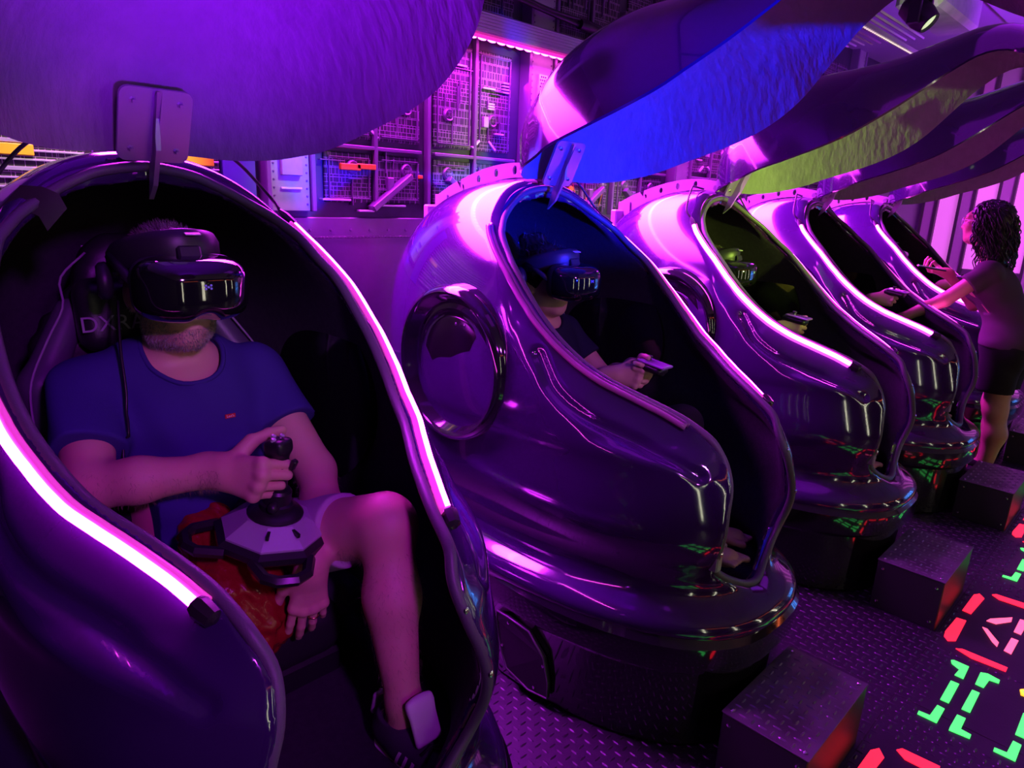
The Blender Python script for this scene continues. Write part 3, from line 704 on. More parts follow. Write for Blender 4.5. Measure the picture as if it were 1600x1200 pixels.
# the tab is laid on the shirt where the shirt is really met from the front
vs_, fs_, ns_ = shirt
def front_of(V, x, z, r=.02):
    k = (np.abs(V[:, 0]-x) < r) & (np.abs(V[:, 2]-z) < r); return V[k][:, 1].max() if k.any() else .15
zt = 1.003; xt = .052; ut = front_of(vs_, xt, zt, .012)
MB().box((xt, -ut-.001, zt), (.0115, .0012, .0045)).done('shirt_tab', M_TAB, ts)
text_mesh("Levi's", .0078, M_WHITE, ts, (xt, -ut-.0026, zt), (PI/2, 0, 0), .0002)
shp = [cap((.10, .13, .64), (.180, .50, .810), .104, .079, .04), cap((-.10, .12, .62), (-.18, .37, .665), .104, .088, .04), ell((0, .115, .665), (.192, .155, .125), None, .05)]
lg = nrm(A_(.195, .565, .842)-A_(.10, .14, .64))
def cutS(X, Y, Z): return np.where(X > 0, (X-.172)*lg[0]+(Y-.463)*lg[1]+(Z-.794)*lg[2], Y-.37)
make('shorts', skin_mesh(shp, (-.34, -.08, .5), (.34, .60, .93), .0075, cuts=[cutS], noise=folds(.0025, 30, 44, 2.0)), M_SHORT, man)
# greying short hair and stubble
Vm, Fm, Nm = man_vfn; hc = A_(*HC)
capp = [ell(hc+A_(0, -.016, .028), (.0845, .106, .106), None, .02)]
def haircut(X, Y, Z): return np.maximum(-(Z-hc[2]-.012+.62*np.minimum(hc[1]-Y, .0)+np.where(Y < hc[1]-.02, -.05, 0)), -1)
def hairnoise(X, Y, Z): return .0022*np.sin(X*420+Z*180)*np.sin(Y*260+X*90)
hv = skin_mesh(capp, hc-A_(.12, .14, .1), hc+A_(.12, .14, .15), .0048, cuts=[lambda X, Y, Z: (hc[2]+.004)-Z+np.maximum(0, Y-hc[1]-.02)*1.05], noise=hairnoise)
hair = make('hair', hv, M_HAIRG, man)
fuzz('hair_strands', *hv, lambda c, n: c[:, 2] > hc[2]+.0, 3800, .014, (.0, -.55, .1), M_HAIRG, man, .0006, .25)
def bk(c, n):
    r = c-hc; return (r[:, 1] > -.01) & (r[:, 2] < -.030-.25*np.maximum(0, .05-np.abs(r[:, 0]))*0) & (r[:, 2] > -.128) & ~((r[:, 2] > -.048) & (np.abs(r[:, 0]) < .026) & (r[:, 1] > .06)) & ~((np.abs(r[:, 0]) < .026) & (r[:, 2] < -.053) & (r[:, 2] > -.076)) & ((np.abs(r[:, 0]) > .040+.25*np.maximum(0, r[:, 2]+.07)) | (r[:, 2] < -.074) | (r[:, 2] > -.055) & (np.abs(r[:, 0]) < .036)) & (n[:, 2] > -.85)
fuzz('beard', *man_vfn, bk, 5200, .0062, (0, .1, -.55), M_BEARD, man, .00042, .35)
M_FUZZ = mat('fine_body_hair', (.22, .15, .11), .6)
def limbs(c, n): return ((c[:, 2] < .965) & (c[:, 2] > .86) & (c[:, 0] < -.06) & (c[:, 1] > .19)) | ((c[:, 0] > .14) & (c[:, 1] < .32) & (c[:, 2] > .66) & (c[:, 2] < .85)) | ((c[:, 0] > .12) & (c[:, 1] > .50) & (c[:, 2] < .80) & (c[:, 2] > .47))
fuzz('body_hair', *man_vfn, limbs, 3200, .011, (.1, .25, -.6), M_FUZZ, man, .00022, .4)
# wedding ring on the hanging hand
b0 = [p for p in hl if p[0] == 'c' and p[5] == .003]; rg = b0[6]
d_ = nrm(rg[2]-rg[1]); cc = rg[1]*.45+rg[2]*.55
MB().tube([flipu([cc+(np.cross(d_, [1, 0, 0])*math.cos(a)+np.cross(d_, np.cross(d_, [1, 0, 0]))*math.sin(a))*.0102])[0] for a in np.linspace(0, 2*PI, 20, endpoint=False)], .0016, 6, closed=True).done('ring', M_GOLD, man, True, 180)
# shoe
M_SUEDE = mat('dark_violet_suede', (.045, .03, .06), .85, bump=(300, .3, .001)); M_PALE = mat('white_leather', (.72, .68, .74), .5); M_LACE = mat('black_lace', (.012, .011, .014), .8)
st = A_(.158, .655, .40); en = A_(.176, .875, .388)
upper = [cap(st+A_(0, -.005, .015), st+A_(0, .05, .02), .043, .042, .03), cap(st+A_(0, .05, .02), en+A_(0, -.03, -.004), .042, .036, .03), ell(en+A_(0, -.01, -.006), (.042, .040, .026), None, .02), cap(st+A_(0, .0, .03), st+A_(0, .01, .062), .041, .043, .02)]
def shoecut(X, Y, Z): return np.maximum(.375-Z, np.where(Y < .735, Z-.462-.12*np.abs(Y-.68), Z-.5))
sv = skin_mesh(upper, (.09, .58, .36), (.25, .94, .50), .0042, subs=[cap(st+A_(0, .02, .05), st+A_(0, .012, .12), .034, .034, .004)], cuts=[shoecut])
shoe = make('shoe', sv, M_SUEDE, man); shoe['label'] = 'dark suede trainer with three pale stripes'
sl = [cap(st+A_(0, .0, -.025), en+A_(0, -.008, -.018), .046, .044, .02)]
make('sole', skin_mesh(sl, (.09, .58, .33), (.25, .95, .42), .0045, cuts=[lambda X, Y, Z: np.maximum(Z-.386, .360-Z)]), M_PALE, shoe)
tg = [box_((.162, .748, .492), (.031, .007, .046), .0065, rotx(.42), .004), ell((.161, .736, .520), (.029, .008, .020), rotx(.42), .012)]
make('tongue', skin_mesh(tg, *bounds(tg), .004), M_PALE, shoe)
make('heel_tab', skin_mesh([box_((.157, .606, .455), (.022, .006, .030), .005, rotx(-.25), .004)], (.12, .58, .40), (.20, .64, .50), .004), M_PALE, shoe)
sf, slo = field(upper, (.09, .58, .36), (.25, .94, .50), .005)
def onshoe(x, u, z, lift=.002):
    P = np.array([[x, u, z]], float)
    for _ in range(6):
        g = grid_grad(sf, P, slo, .005); P -= np.clip(g*tri_sample(sf, P, slo, .005)[:, None]/((g**2).sum()+1e-9), -.02, .02)
    g = grid_grad(sf, P, slo, .005); return (P+nrm(g[0])*lift)[0]
for k in range(3):
    a = [onshoe(.10, .715+.020*k+.020*t, .385+.052*t) for t in np.linspace(0, 1, 6)]; b = [onshoe(.10, .723+.020*k+.020*t, .385+.052*t) for t in np.linspace(0, 1, 6)]
    mesh('stripe', flipu(a+b), [(i, i+1, 7+i, 6+i) for i in range(5)], M_PALE, shoe)
for k in range(6):
    u0 = .742+.016*k; z0 = .452-.005*k
    MB().tube(flipu([onshoe(.134+.008*math.cos(k), u0, z0, .002), onshoe(.158, u0+.006*(-1)**k, z0+.02, .006), onshoe(.186, u0+.01, z0, .002)]), .0032, 6).done('lace', M_LACE, shoe, True, 180)
# ------------------------------------------------------------------ headset, worn: built about the head centre c
M_HMD = mat('gloss_black_visor', (.006, .006, .008), .06, coat=1, spec=.6); M_HMDM = mat('matt_black_headset', (.02, .018, .024), .42, bump=(240, .1, .001))
M_STICK = mat('grey_sticker', (.55, .52, .56), .5)
def headset(name, off, label, s=1.0, mirror=None):
    o = empty(name, off, label, 'headset', 'headsets worn by the riders')
    def vis(X, Y, Z):
        y = Y-.112; a = (np.abs(X)/.107)**2.7+(np.abs(np.where(y > 0, y/.096, y/.05)))**2.3
        a = a**(3.6/2.5)+(np.abs(Z-.004+.05*y)/.063)**3.6
        f = (a**(1/3.6)-1)*.055
        f = smax(f, -(np.sqrt((X/.024)**2+((Y-.20)/.05)**2+((Z+.064)/.024)**2)-1)*.02, .012)
        return smax(f, -(np.sqrt((X/.070)**2+((Y-.06)/.06)**2+((Z+.004)/.056)**2)-1)*.04, .008)-.05
    V, F, Nn = skin_mesh([], (-.125, .04, -.075), (.125, .225, .085), .0042, noise=vis)
    fr = V[F].mean(1)[:, 1] > .118
    for nm, kp, mm in (('visor', fr, M_HMD), ('face_gasket', ~fr, M_HMDM)):
        v, f, g = sub(V, F, Nn, kp); make(nm, (v*s, f, g), mm, o)
    hd = A_(0, -.016, .078)
    Vb = []; n = 48; pr = [(.0, -.028), (.012, -.030), (.018, -.016), (.017, .016), (.010, .030), (.0, .030)]
    for k in range(n):
        a = 2*PI*k/n; ca, sa = math.cos(a), math.sin(a); fr_ = .5+.5*sa
        for r, z in pr:
            Vb.append(A_((.086+r)*ca, hd[1]+(.112+r*(1+.5*fr_))*sa, hd[2]+z*(.62+.5*fr_)-(1-fr_)*.052+.004*fr_)*s)
    m_ = len(pr); F = [(k*m_+j, k*m_+(j+1) % m_, ((k+1) % n)*m_+(j+1) % m_, ((k+1) % n)*m_+j) for k in range(n) for j in range(m_)]
    band = mesh('headband', flipu(Vb), F, M_HMDM, o, True, sharp=60)
    MB().box(tuple(A_(.01, -.124, .1065)*s), (.015, .006, .0012), Matrix.Rotation(.30, 3, 'X'), .0008).done('sticker', M_STICK, band)
    MB().box(tuple(A_(0, -.128, .058)*s), (.022*s, .010*s, .026*s), Matrix.Rotation(-.35, 3, 'X'), .004).done('visor_arm', M_HMDM, o)
    for sd in (-1, 1):
        MB().tube(flipu([A_(sd*.094, .10, .012)*s, A_(sd*.101, .05, .035)*s, A_(sd*.102, -.01, .055)*s]), [.010*s, .009*s, .010*s], 8).done('side_arm', M_HMDM, o, True, 180)
        ec = MB().lathe([(.0, .026), (.030, .026), (.038, .020), (.040, .008), (.034, .0), (.020, -.004)], flipu([A_(sd*.100, -.030, .005)*s])[0], (sd, .25, 0), 24)
        ec.done('ear_cup', M_HMDM, o, True, 50)
    lg_ = MB()
    for k, (x, z) in enumerate(((0, 0), (.005, .003), (-.005, .003), (.005, -.003), (-.005, -.003))):
        lg_.lathe([(.0024, 0), (.0024, .0006), (0, .0008)], tuple(A_(x, -.2088, .014+z)*s), (0, -1, .05), 8)
    lg_.done('emblem', mat('pale_blue_emblem', (.25, .35, .75), .3), o)
    return o
h1 = headset('vr_headset', (PODX[0]+HC[0]-.008, HY-HC[1]-.004, HC[2]+.012), 'glossy black headset on the man in the navy t-shirt', 1.03)
# cable from the headset over the shoulder
cb = spline([(-.105, .05, 1.245), (-.125, .105, 1.15), (-.135, .145, 1.06), (-.155, .165, .97), (-.17, .19, .91), (-.20, .20, .845), (-.235, .17, .78)], 40)
for i in range(len(cb)):
    if cb[i, 2] < 1.12 and cb[i, 2] > .99: cb[i, 1] = max(cb[i, 1], front_of(vs_, cb[i, 0], cb[i, 2], .012)+.006)
MB().tube(flipu(cb), .0030, 6).done('headset_cable', M_DARK, h1, True, 180).location = (-HC[0], HC[1]+.004, -HC[2])
# ------------------------------------------------------------------ racing style seat
M_LEATH = mat('dark_violet_leather', (.085, .07, .11), .42, bump=(200, .25, .0015)); M_LEATHB = mat('black_leather', (.018, .016, .02), .38, bump=(200, .3, .0015))
M_STITCH = mat('grey_stitching', (.30, .27, .33), .7)
seat = empty('racing_seat', OX, 'black and violet racing seat with branded neck pillow inside the nearest pod', 'seat', 'seats inside the pods')
T = 1.345
def backpt(x, z, f=0.0): return (x, -.09-.17*(z-.55)/.8+f, z)
outl = [(.55, .235), (.70, .25), (.90, .262), (1.05, .275), (1.12, .262), (1.17, .215), (1.22, .165), (1.28, .145), (1.32, .125), (1.345, .08)]
bp_ = []
for (z0, w0), (z1, w1) in zip(outl, outl[1:]):
    bp_.append(box_(backpt(0, (z0+z1)/2), ((w0+w1)/2-.03, .040, (z1-z0)/2+.03), .028, rotx(.21), .035))
wings = [cap(backpt(s_*.225, .62, .02), backpt(s_*.235, 1.04, .05), .048, .045, .03) for s_ in (-1, 1)]+[cap(backpt(s_*.235, 1.05, .05), backpt(s_*.15, 1.20, .03), .042, .034, .03) for s_ in (-1, 1)]
quick('backrest', bp_, .0095, M_LEATHB, seat)
for w in (wings[0::2], wings[1::2]): quick('wing_bolster', w, .0095, M_LEATH, seat)
quick('seat_cushion', [box_((0, .135, .50), (.215, .225, .068), .05, None, .02), box_((0, .345, .505), (.20, .05, .062), .045, None, .05)], .0095, M_LEATHB, seat)
for s_ in (-1, 1): quick('side_bolster', [cap((s_*.232, -.02, .545), (s_*.232, .34, .55), .052, .048, .03)], .0095, M_LEATH, seat)
MB().box((0, -.16, .41), (.20, .22, .035), bev=.01).done('seat_base', M_DARK, seat)
pil = quick('neck_pillow', [box_((0, -.135, 1.20), (.155, .042, .085), .038, rotx(.15), .02)], .0085, M_LEATHB, seat)
text_mesh('DXRACER', .050, M_STITCH, pil, (-.045, .086, 1.185), (PI/2-.15, 0, 0), .0006)
for s_ in (-1, 1):
    pts = [A_(*backpt(s_*.27, .95, .085)), A_(*backpt(s_*.262, 1.06, .095)), A_(*backpt(s_*.215, 1.15, .085)), A_(*backpt(s_*.17, 1.22, .07)), A_(*backpt(s_*.16, 1.28, .045)), A_(*backpt(s_*.10, 1.335, .04))]
    MB().tube(flipu(spline(pts, 24)), .0028, 5).done('seam', M_STITCH, seat, True, 180)
# ------------------------------------------------------------------ arm rest and joystick
arm = empty('arm_rest', OX, 'black padded arm rest slanting under the joystick', 'arm rest')
quick('pad', [cap((-.25, -.02, .795), (-.055, .195, .792), .034, .030, .01)], .006, M_LEATHB, arm, cuts=[lambda X, Y, Z: np.abs(Z-.795)-.026])
MB().box((-.03, -.25, .758), (.15, .030, .010), Matrix.Rotation(-.82, 3, 'Z'), .003).box((-.16, -.09, .58), (.02, .02, .19)).done('bracket', M_DARK, arm)
js = empty('flight_joystick', (PODX[0]+.034, HY-.398, .795), 'flight joystick with silver octagonal base and black grip held by the man', 'joystick', None, None, (math.radians(10), 0, math.radians(28)))
M_SILV = mat('brushed_silver_plastic', (.52, .50, .56), .36, .35, bump=(420, .1, .0006)); M_BLKP = mat('satin_black_plastic', (.016, .015, .018), .32)
def ngon(n, r, ph=0, sx=1, sy=1): return [(r*sx*math.cos(2*PI*k/n+ph), r*sy*math.sin(2*PI*k/n+ph)) for k in range(n)]
def loft_(rings, name, m, parent, smooth=False, sharp=30):
    n = len(rings[0]); V = [p for r in rings for p in r]; F = [(i*n+k, i*n+(k+1) % n, (i+1)*n+(k+1) % n, (i+1)*n+k) for i in range(len(rings)-1) for k in range(n)]
    F += [tuple(range(n))[::-1], tuple(range((len(rings)-1)*n, len(rings)*n))]; return mesh(name, V, F, m, parent, smooth, sharp=sharp)
def r3(poly, z): return [(a, b, z) for a, b in poly]
base_ = loft_([r3(ngon(8, .112, PI/8), 0), r3(ngon(8, .120, PI/8), .008), r3(ngon(8, .120, PI/8), .020), r3(ngon(8, .108, PI/8), .028)], 'base', M_BLKP, js)
plate = loft_([r3(ngon(8, .106, PI/8), .026), r3(ngon(8, .106, PI/8), .032), r3(ngon(8, .062, PI/8), .060), r3(ngon(8, .054, PI/8), .061)], 'top_plate', M_SILV, js)
for k in range(4):
    a = PI/4+PI/2*k; cs = A_(math.cos(a), math.sin(a), 0); sn = A_(-math.sin(a), math.cos(a), 0)
    P = [cs*.10-sn*.055, cs*.150-sn*.040, cs*.165-sn*.018, cs*.165+sn*.018, cs*.150+sn*.040, cs*.10+sn*.055]
    MB().tube([tuple(p+A_(0, 0, .010)) for p in P], .0115, 6).done('handle', M_BLKP, js, True, 30)
MB().lathe([(.056, .056), (.056, .064), (.048, .072), (.030, .075), (.028, .070)], (0, 0, 0), (0, 0, 1), 28).done('boot_ring', M_BLKP, js, True, 40)
MB().lathe([(.034, .066), (.033, .085), (.028, .088), (.028, .112), (.024, .118), (0, .118)], (0, 0, 0), (0, 0, 1), 24).done('boot', M_DARK, js, True, 30)
for i in range(3):
    for j in range(2):
        a = math.radians(12+20*i); r0 = .066+.017*j; r1 = r0+.014
        V = []
        for z in (0, .005):
            for r, q in ((r0, a), (r1, a), (r1, a+.27), (r0, a+.27)): V.append((r*math.cos(q), r*math.sin(q), .0615-(r-.062)*.62+z))
        mesh('base_button', V, [(0, 3, 2, 1), (4, 5, 6, 7), (0, 1, 5, 4), (1, 2, 6, 5), (2, 3, 7, 6), (3, 0, 4, 7)], M_BLKP, js, False)
for a in (3.6, 4.3): MB().box((.078*math.cos(a), .078*math.sin(a), .0525), (.011, .003, .004), Matrix.Rotation(a, 3, 'Z')).done('slot_mark', M_BLKP, js)
gp = [cap((0, 0, .10), (0, .002, .155), .017, .0165, .01), cap((0, .002, .155), (0, -.006, .195), .0165, .019, .01), box_((0, -.010, .208), (.024, .022, .016), .010, rotx(.25), .012), cap((-.03, .012, .088), (.018, .0, .092), .012, .010, .012)]
make('grip', skin_mesh(gp, *bounds(gp), .0042), M_BLKP, js)
for x, y in ((-.014, .004), (.014, .004), (0, .014), (0, -.006)): MB().lathe([(.0055, 0), (.005, .006), (0, .0075)], (x, y+.010, .222), (0, -.2, 1), 10).done('thumb_button', M_SILV if y > .0 else M_BLKP, js, True, 40)
MB().box((0, -.028, .180), (.007, .006, .012), Matrix.Rotation(.3, 3, 'X'), .003).done('trigger', M_BLKP, js)
# ------------------------------------------------------------------ red plastic bag on the man's lap
M_BAG = mat('thin_red_plastic', (.27, .008, .014), .22, trans=.0, bump=(26, .5, .02), spec=.5, alpha=.93)
def crump(X, Y, Z): return .006*np.sin(X*45+3*np.sin(Z*30+Y*22))*np.sin(Z*42+2*np.sin(X*34))+.004*np.abs(np.sin(X*120+Z*75+2*np.sin(Y*60)))
bag = quick('plastic_bag', [ell((-.04, .36, .655), (.105, .085, .115), None, .04), ell((-.06, .35, .62), (.10, .08, .11), None, .05), cap((-.05, .245, .80), (.0, .24, .835), .035, .02, .05), cap((-.04, .26, .75), (0, .32, .69), .07, .08, .05), ell((-.01, .40, .60), (.08, .05, .06), None, .05)], .0055, M_BAG, None, noise=crump)
bag.location = OX; tag(bag, 'crumpled thin red plastic bag on the lap of the man in shorts', 'bag')
# ------------------------------------------------------------------ riders of the other pods
M_CTRL = mat('black_controller', (.014, .013, .016), .35); M_CTRLT = mat('glossy_violet_face', (.30, .12, .42), .15, coat=1)
def controller(off, c, label, tilt=.12):
    """hand held pad: rounded body with a raised face plate, stick and trigger; c in pod space"""
    o = empty('hand_controller', (off[0]+c[0], off[1]-c[1], c[2]), label, 'controller', 'controllers held by the riders', None, (tilt, 0, 0))
    quick('body', [box_((0, .0, -.006), (.030, .052, .013), .012, None, .01), cap((0, -.02, -.015), (0, -.065, -.045), .015, .013, .02)], .005, M_CTRL, o)
    quick('face_plate', [box_((0, .012, .0095), (.031, .052, .005), .0048, None, .01)], .004, M_CTRLT, o)
    MB().lathe([(.008, .012), (.006, .020), (.010, .023), (.009, .028), (0, .029)], (.002, .012, 0), (0, 0, 1), 12).done('thumb_stick', M_CTRL, o, True, 40)
    MB().box((0, -.045, -.012), (.010, .006, .009), bev=.003).done('trigger', M_CTRL, o)
    return o
def rider(off, nm, du, skin, shirt_m, pants_m, lab, head_s, hair_f, both=True, far=(0, 0), nails=None, fh=.0042, legs=True, hx=0.0, dz=0.0, hz=0.0):
    hcx = A_(-.005, .030+du, 1.225+dz)
    tor = [ell((0, .12+du*.4, .64), (.165, .13, .11), None, .05), ell((0, .10+du*.6, .78), (.135, .11, .15), rotx(.12), .06), ell((0, .03+du, .935), (.150, .105, .155), rotx(.15), .06),
           cap((-.135, .0+du, 1.025), (.135, .0+du, 1.025), .050, .050, .05), cap((-.05, .0+du, 1.05), (.05, .0+du, 1.05), .045, .045, .05)]
    wx, wu, wz = -.030+hx+far[0], .365+far[1], .955+far[0]*0
    eR, eL = A_(-.205, .155+du*.5, .85), A_(.205, .155+du*.5, .86)
    W = A_(wx, wu, wz+hz); WL = A_(.075, .375, .968)
    sR, sL = A_(-.160, .0+du, 1.015), A_(.160, .0+du, 1.015)
    upR, upL = cap(sR, eR, .048, .040, .03), cap(sL, eL, .048, .040, .03)
    P = tor+[upR, upL, cap(eR, eR*.55+W*.45, .040, .036, .02), cap(eR*.55+W*.45, W, .036, .024, .02)]
    if both: P += [cap(eL, eL*.55+WL*.45, .040, .036, .02), cap(eL*.55+WL*.45, WL, .036, .024, .02)]
    else: P += [cap(eL, (.15, .36, .74), .040, .026, .02)]
    hR = hand(W, (.34, .93, .06), (-.86, .30, .22), (.15, -.1, 1), [(48, 70, 35), (62, 82, 45), (66, 84, 46), (70, 84, 46)], .94, ((.62, .48, -.25), (.92, .22, -.20), (.95, .10, -.15)), -.01)
    P += hR
    if both: P += hand(WL, (-.46, .88, -.02), (.72, .52, -.25), (-.1, -.1, 1), [(40, 60, 35), (58, 78, 40), (62, 80, 42), (66, 80, 42)], .92, ((.62, .5, -.25), (.92, .22, -.2), (.95, .1, -.15)), -.01, nails)
    else: P += hand((.15, .36, .74), (0, .8, -.6), (.1, .6, .8), (-1, 0, 0), [(20, 30, 20)]*4, .92)
    P += [cap((0, .0+du, 1.03), (0, .012+du, 1.15), .048, .046, .03)]
    hp_, hs_ = head(hcx, head_s, head_s < 1)
    P += hp_
    foot = []
    for s_ in (-1, 1):
        kn = A_(s_*.125, .545, .80); fx = .085+.07*s_; an = A_(fx-.02, .62, .53)
        P += [cap((s_*.085, .12, .62), kn, .082, .056, .04), cap(kn, kn*.5+an*.5, .052, .050, .03), cap(kn*.5+an*.5, an, .050, .033, .03)]
        hl_ = A_(fx-.025, .615, .445); tt = A_(fx+.03, .805-.05*(s_ > 0), .452)
        P += [cap(an, hl_, .033, .030, .03), cap(hl_, tt, .029, .026, .03), ell(tt+A_(0, -.02, .0), (.042, .03, .017), None, .03)]
        for j in range(5):
            a = tt+A_((j-2)*.0165*1.0, .006, 0); L = (.034, .033, .031, .028, .024)[j if s_ > 0 else 4-j] if True else .03
            big = (j == 0) if s_ > 0 else (j == 4)
            r = .0125 if big else .0088; L = .036 if big else .028
            P.append(cap(a, a+A_(0, L, .002), r, r*.9, .004))
    vfn = skin_mesh(P, (-.32, -.16, .40), (.32, .97, 1.40), .0085, hs_, fine=[((-.11, -.13+du, 1.07), (.11, .18+du, 1.37), .0048), ((-.09+hx, .33, .86+hz), (.13, .56, 1.04+hz), .0034), ((-.02, .70, .41), (.24, .90, .50), .0042)])
    o = make('person', vfn, skin, None); o.location = off; tag(o, lab, 'person')
    aR, aL = nrm(eR-sR), nrm(eL-sL); cR, cL = sR+aR*.125, sL+aL*.125
    S = [grow(p, .009) for p in tor]+[cap(sR, sR+aR*.15, .057, .058, .03), cap(sL, sL+aL*.15, .057, .058, .03)]
    def c1(X, Y, Z): return np.where(X < -.115, (X-cR[0])*aR[0]+(Y-cR[1])*aR[1]+(Z-cR[2])*aR[2], -1)
    def c2(X, Y, Z): return np.where(X > .115, (X-cL[0])*aL[0]+(Y-cL[1])*aL[1]+(Z-cL[2])*aL[2], -1)
    def c3(X, Y, Z): return .066-np.sqrt(X**2+((Y-.03-du)*.9)**2+((Z-1.105))**2)
    make('t_shirt', skin_mesh(S, (-.32, -.16, .56), (.32, .25, 1.12), .0078, cuts=[c1, c2, c3], noise=folds(.003, 34, 52, du*40)), shirt_m, o)
    L_ = [cap((s_*.085, .12, .62), (s_*.125, .545, .80), .092, .066, .04) for s_ in (-1, 1)]+[cap((s_*.125, .545, .80), (.05+s_*.09, .59, .62), .062, .048, .03) for s_ in (-1, 1)]+[ell((0, .115, .64), (.178, .142, .118), None, .05)]
    tv = skin_mesh(L_, (-.30, -.06, .48), (.30, .66, .90), .009, cuts=[lambda X, Y, Z: .605-Z-.5*np.minimum(.45-Y, 0)*0-np.where(Y < .5, .2, 0)], noise=folds(.002, 28, 40, 1))
    tr = make('trousers', tv, pants_m, o)
    if nails: add_nails(nails, o, M_NAILP)
    hair_f(o, hcx, vfn)
    return o, hcx, tv
def bun(o, c, vfn):
    q = [ell(c+A_(0, -.022, .030), (.083, .104, .100), None, .02), ell(c+A_(0, -.075, .118), (.042, .042, .034), None, .03), ell(c+A_(.02, -.06, .138), (.022, .024, .02), None, .02), ell(c+A_(-.02, -.09, .135), (.022, .022, .02), None, .02)]
    hv = skin_mesh(q, *bounds(q, .02), .0055, cuts=[lambda X, Y, Z: (c[2]-.045)-Z+np.maximum(0, Y-c[1]-.0)*1.25], noise=lambda X, Y, Z: .0022*np.sin(X*230+Y*60)*np.sin(Z*120+Y*160))
    make('hair', hv, M_HAIRB, o)
    fuzz('loose_strands', *hv, lambda f, n: f[:, 2] > c[2]+.05, 500, .03, (0, -.4, .5), M_HAIRB, o, .0005, .7)
def crop(o, c, vfn):
    q = [ell(c+A_(0, -.014, .026), (.082, .104, .101), None, .02)]
    hv = skin_mesh(q, *bounds(q, .02), .0055, cuts=[lambda X, Y, Z: (c[2]+.015)-Z+np.maximum(0, Y-c[1]-.02)*1.1])
    make('hair', hv, M_HAIRC, o); fuzz('hair_strands', *hv, lambda f, n: f[:, 2] > c[2], 2200, .009, (0, .1, .2), M_HAIRC, o, .0006, .4)
M_HAIRC = mat('short_brown_hair', (.06, .04, .03), .5)
offs = [(x, HY, 0) for x in PODX]
nl = []
w2, wc, wtv = rider(offs[1], 'woman', 0.0, M_SKIN2, M_NAVY2, M_BLKCL, 'woman with a hair bun in a dark t-shirt seated in the second pod, barefoot', .95, bun, True, nails=nl)
Vp, Fp, Np = wtv; cc_ = Vp[Fp].mean(1)
pat = (cc_[:, 0] < .02) & (cc_[:, 1] > .33+.035*np.sin(cc_[:, 0]*160)) & (cc_[:, 1] < .52+.03*np.sin(cc_[:, 0]*210+1)) & (Np[Fp].mean(1)[:, 2] > .1) & (np.sin(cc_[:, 0]*90+cc_[:, 1]*70)+np.sin(cc_[:, 1]*170) > -.55)
v, f, g = sub(Vp, Fp, Np, pat); make('leg_print', (v+g*.0012, f, g), M_WHITE, w2)
MB().tube(flipu(spline([(-.002, .782, .455), (.008, .784, .478), (.040, .782, .487), (.070, .776, .478), (.085, .772, .455)], 22)), .0055, 6).done('toe_strap', M_STICK, w2, True, 180)
h2 = headset('vr_headset', (offs[1][0]+wc[0], HY-wc[1]-.004, wc[2]+.004), 'glossy black headset on the woman with the hair bun', .97)
controller(offs[1], (.022, .475, 1.003), 'dark hand controller held in both hands in the second pod')
w3, c3_, _ = rider(offs[2], 'rider', -.035, M_SKIN, M_BLKCL, M_BLKCL, 'short haired rider with one hand raised, seated in the third pod', 1.0, crop, False, hx=-.01, dz=-.03, hz=.03)
h3 = headset('vr_headset', (offs[2][0]+c3_[0], HY-c3_[1]-.004, c3_[2]+.004), 'matt black headset on the short haired rider in the third pod', 1.0)
ct3 = controller(offs[2], (.000, .425, 1.035), 'hand controller held up by the short haired rider')
w4, c4_, _ = rider(offs[3], 'rider', -.10, M_SKIN2, M_BLKCL, M_BLKCL, 'rider in dark clothes deep in the fourth pod, one hand showing', 1.0, crop, False, far=(0, .035), dz=-.05, hz=.085)
ct4 = controller(offs[3], (.006, .490, 1.085), 'hand controller in the fourth pod, above its lit strip')
h4 = headset('vr_headset', (offs[3][0]+c4_[0], HY-c4_[1]-.004, c4_[2]+.004), 'headset on the rider deep in the fourth pod', 1.0)
dv = A_(offs[4][0]-offs[3][0], -.05, .015)
for o, l_ in ((w4, 'rider in dark clothes deep in the fifth pod beside the attendant'), (ct4, 'hand controller in the fifth pod beside the attendant'), (h4, 'headset on the rider deep in the fifth pod')):
    c = copy_tree(o); c.location = NV(o.location)+NV(dv); c['label'] = l_
for i in range(1, 5):
    c = copy_tree(seat); c.location = offs[i]; c['label'] = ('racing seat behind the woman with the hair bun', 'racing seat behind the short haired rider', 'racing seat inside the fourth pod', 'racing seat inside the fifth pod')[i-1]
seat['group'] = 'seats inside the pods'
# ------------------------------------------------------------------ the attendant, world space: (x, u, z) with u = -Y kept by flipping
def W_(x, y, z): return A_(x, -y-.04, z)
AX = 4.70
sLh, eLh, wLh = W_(AX-.135, .80, 1.205), W_(AX-.225, .965, 1.035), W_(AX-.36, 1.155, .905)
sRh, eRh, wRh = W_(AX+.15, .82, 1.20), W_(AX+.19, .90, .985), W_(AX+.07, 1.05, 1.165)
AHC = W_(AX-.005, .895, 1.462)
Rf = np.array([[-1., 0, 0], [0, -1., 0], [0, 0, 1.]])          # she faces +Y
def turn(ps, c): 
    out = []
    for p in ps:
        if p[0] == 'c': out.append(('c', c+Rf@(p[1]-c), c+Rf@(p[2]-c), *p[3:]))
        else: out.append((p[0], c+Rf@(p[1]-c), p[2], Rf@(p[3] if p[3] is not None else np.eye(3)), *p[4:]))
    return out
ahp, ahs = head(AHC, .95, True)
